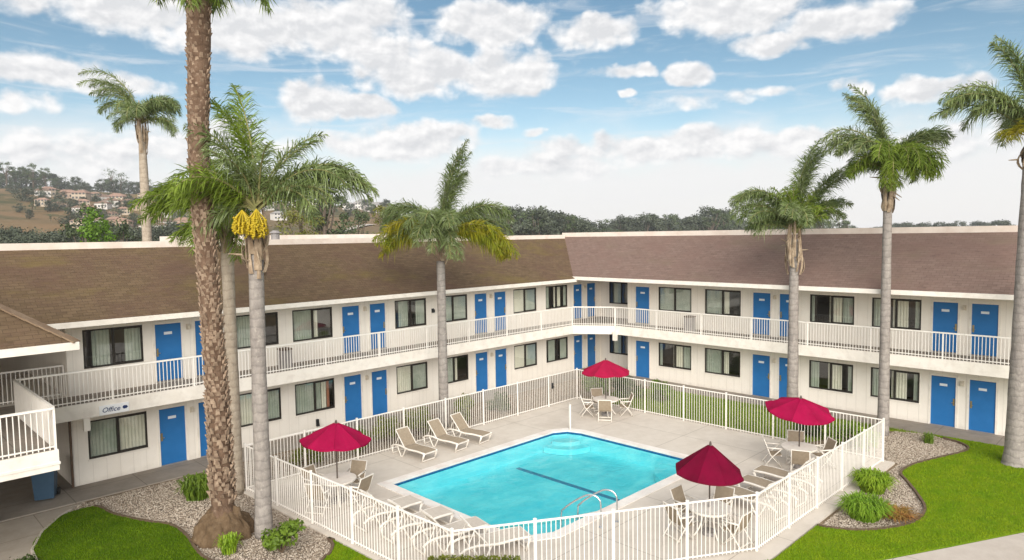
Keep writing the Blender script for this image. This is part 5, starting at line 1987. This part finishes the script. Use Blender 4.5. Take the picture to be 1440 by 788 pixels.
# hillside on the left
for k in range(22):
    az = 82.5 - 5.5 * (k + rt.random()) / 22
    (gum if k % 3 else oak).put(az, rt.uniform(520, 600), np.interp(az, [77, 79, 82.5], [9, 17, 20]) * rt.uniform(.8, 1.1), 'tall dark tree on the hilltop at the left edge', 'trees on the left hilltop', rt, 1.1)
for k in range(40):
    az = 77.5 - 12.5 * (k + rt.random()) / 40
    oak.put(az, rt.uniform(505, 590), rt.uniform(6, 11), 'dark rounded tree on the hilltop above the houses', 'rounded trees on the hilltop', rt, 1.1)
for az, h in ((74.9, 17), (74.4, 15), (72.6, 12)):
    airy.put(az, 520, h, 'thin see-through tree on the hilltop behind the pale palm', 'thin trees on the hilltop', rt, 1.1)
for k in range(26):
    az = 66 - 12 * (k + rt.random()) / 26
    (oak if k % 2 else gum).put(az, rt.uniform(330, 560), rt.uniform(6, 12), 'dark tree on the hillside behind the fruiting palm', 'trees on the middle hillside', rt)
for k in range(80):
    az = 81 - 14 * (k + rt.random()) / 80
    (oak, gum, scrub)[k % 3].put(az, rt.uniform(255, 470), rt.uniform(2.6, 6.0), 'small tree between the hillside houses', 'trees between the hillside houses', rt, 1.1)
for k in range(16):
    scrub.put(82.5 - 5.8 * (k + rt.random()) / 16, rt.uniform(125, 150), rt.uniform(4.0, 5.4), 'dark bush on the brown field at the left edge', 'dark bushes at the left edge', rt, 1.15, 'bush')
for k in range(20):
    scrub.put(76.2 - 7.0 * (k + rt.random()) / 20, rt.uniform(165, 200), rt.uniform(4.6, 6.4), 'dark bush on the field below the hillside houses', 'dark bushes below the houses', rt, 1.1, 'bush')
for k in range(14):
    scrub.put(62 - 8 * (k + rt.random()) / 14, rt.uniform(170, 210), rt.uniform(2.5, 4), 'dark bush behind the roof left of the yellowing palm', 'dark bushes behind the left roof', rt, 1.1, 'bush')
one = lambda nm, s, h, r, m, lf=.28, nc=24, b=.06: Kind([tree_proto(nm, s, h, r, m, nc, 70, lf, b)], h)
one('round_tree', 201, 10.6, 2.2, FAR_B, .24, 46, .3).put(76.2, 82, 11.1, 'bright green round tree behind the left roof', None, rt)
one('round_tree', 202, 11.5, 2.6, FAR_G, .25, 30, .3).put(76.9, 92, 11.6, 'olive dark tree just behind the bright green round tree', None, rt)
one('round_tree', 203, 10, 2.2, FAR_G, .24, 30, .3).put(74.9, 88, 10.0, 'grey green tree right of the bright green round tree', None, rt)
one('round_tree', 204, 12.0, 2.9, FAR_Y, .28, 30, .3).put(62.2, 95, 12.3, 'yellow green tree right of the fruiting palm trunk', None, rt)
one('tall_tree', 205, 17.5, 2.9, FAR_G, .36, 44, .2).put(60.2, 105, 17.8, 'tall dark tree between the fruiting and the yellowing palm', None, rt)
one('round_tree', 206, 12.0, 2.8, FAR_Y, .28, 30, .3).put(54.9, 100, 12.2, 'yellow green tree left of the yellowing palm', None, rt)
one('round_tree', 207, 10.0, 2.8, FAR_G, .28, 30, .3).put(57.6, 120, 10.5, 'grey green bush below the pale hillside road', None, rt)

HW = [mottled('house_cream', (0.46, 0.375, 0.285), (0.40, 0.325, 0.245), .9, .3), mottled('house_peach', (0.44, 0.325, 0.25), (0.38, 0.28, 0.21), .9, .3), mottled('house_white', (0.62, 0.58, 0.54), (0.56, 0.52, 0.48), .9, .3)]
HR = [mottled('terracotta_roof', (0.27, 0.165, 0.12), (0.34, 0.215, 0.16), .9, .8), mottled('brown_roof', (0.17, 0.11, 0.08), (0.22, 0.15, 0.11), .9, .8), mottled('grey_roof', (0.26, 0.24, 0.23), (0.32, 0.30, 0.28), .9, .8)]
HWIN = mottled('house_window', (0.05, 0.055, 0.06), (0.08, 0.085, 0.09), .3, 1)


def house_proto(i, w, d, h, wm, rm):
    t = empty('hillside_house')
    mb = MB()
    mb.box(-w / 2, w / 2, -d / 2, d / 2, -3, h)
    mb.build('wall', wm, t)
    mb = MB()
    rh = 1.9
    e = .5
    c = [(-w / 2 - e, -d / 2 - e, h + .01), (w / 2 + e, -d / 2 - e, h + .01), (w / 2 + e, d / 2 + e, h + .01), (-w / 2 - e, d / 2 + e, h + .01)]
    r0, r1 = (-w / 2 + d * .4, 0, h + rh), (w / 2 - d * .4, 0, h + rh)
    mb.face([c[0], c[1], r1, r0]); mb.face([c[1], c[2], r1]); mb.face([c[2], c[3], r0, r1]); mb.face([c[3], c[0], r0])
    mb.face([c[3], c[2], c[1], c[0]])
    mb.build('roof', rm, t)
    for s in range(4):
        x = -w / 2 + w * (s + .5) / 4
        for z in ((1.0, 3.7) if h > 4 else (1.0,)):
            mb = MB()
            mb.box(x - .65, x + .65, -d / 2 - .05, -d / 2 + .05, z, z + 1.3)
            mb.build('window', HWIN, t)
    return t


HLAB = [('peach house with terracotta roof in the hillside estate', 'peach hillside houses'), ('cream house with terracotta roof in the hillside estate', 'cream hillside houses'),
        ('white house with brown roof on the left hillside', 'white hillside houses'), ('white house with grey roof on the hillside left of the yellowing palm', 'grey roofed hillside houses')]
hp = [house_proto(0, 10, 7, 3.6, HW[1], HR[0]), house_proto(1, 9, 7, 4.6, HW[0], HR[0]), house_proto(2, 9, 7, 3.6, HW[2], HR[1]), house_proto(3, 10, 7, 4.8, HW[2], HR[2])]
hu = set()
rh = random.Random(9)


def house(i, az, r):
    o = hp[i] if i not in hu else copy_tree(hp[i])
    hu.add(i)
    x, y = r * math.cos(R(az)), r * math.sin(R(az))
    o.location = (x, y, float(terrain_h(np.array(x), np.array(y))))
    o.rotation_euler = (0, 0, R(az - 90 + rh.uniform(-35, 35)))
    s = rh.uniform(.62, .86) * r / 420
    o.scale = (s, s, s)
    tag(o, HLAB[i][0], 'house', HLAB[i][1])


for row, (r, n) in enumerate(((275, 6), (300, 9), (330, 10), (365, 10), (405, 9), (445, 7))):
    for k in range(n):
        az = (79.3 if row > 2 else 77.6) - (10.0 if row else 7.5) * (k + rh.uniform(.2, .8)) / n
        house(rh.choice((0, 1, 1, 2, 2)), az, r + rh.uniform(-12, 12))
for az, r in ((63.6, 330), (58.2, 470), (57.4, 490), (56.4, 480), (55.8, 500), (57.0, 515), (64.6, 420), (66.5, 330), (65.2, 350), (66.0, 400), (67.6, 365), (62.4, 440), (61.4, 470), (60.6, 450)):
    house(3, az, r)
# pale road climbing the slope
mb = MB()
pp = smooth_poly([(61.5, 215), (60.0, 250), (58.3, 285), (56.3, 330), (54.5, 400), (53.5, 450)], 6, False)
prev = None
for az, r in pp:
    c = Vector((r * math.cos(R(az)), r * math.sin(R(az)), 0))
    q = []
    for dr in (-6, 6):
        p = c * (1 + dr / r)
        q.append((p.x, p.y, float(terrain_h(np.array(p.x), np.array(p.y))) + .5))
    if prev: mb.face([prev[0], prev[1], q[1], q[0]])
    prev = q
structure('road', mb, M_PATH2)

# ------------------------------------------------------------------ air
HZ = 1150
mb = MB()
mb.box(-HZ, HZ, -HZ, HZ, -4.0, 110.0)
hm = bpy.data.materials.new('thin_haze')
hm.use_nodes = True
t = NT(hm.node_tree)
t.n.clear()
out = t.node('ShaderNodeOutputMaterial')
pv = t.node('ShaderNodeVolumePrincipled')
pv.inputs['Color'].default_value = (0.96, 0.97, 1.0, 1)
pv.inputs['Density'].default_value = 0.00032
pv.inputs['Anisotropy'].default_value = 0.2
t.link(pv.outputs[0], out.inputs['Volume'])
tag(mb.build('haze', hm), 'thin pale haze in the air over the whole scene', 'haze', kind='stuff')
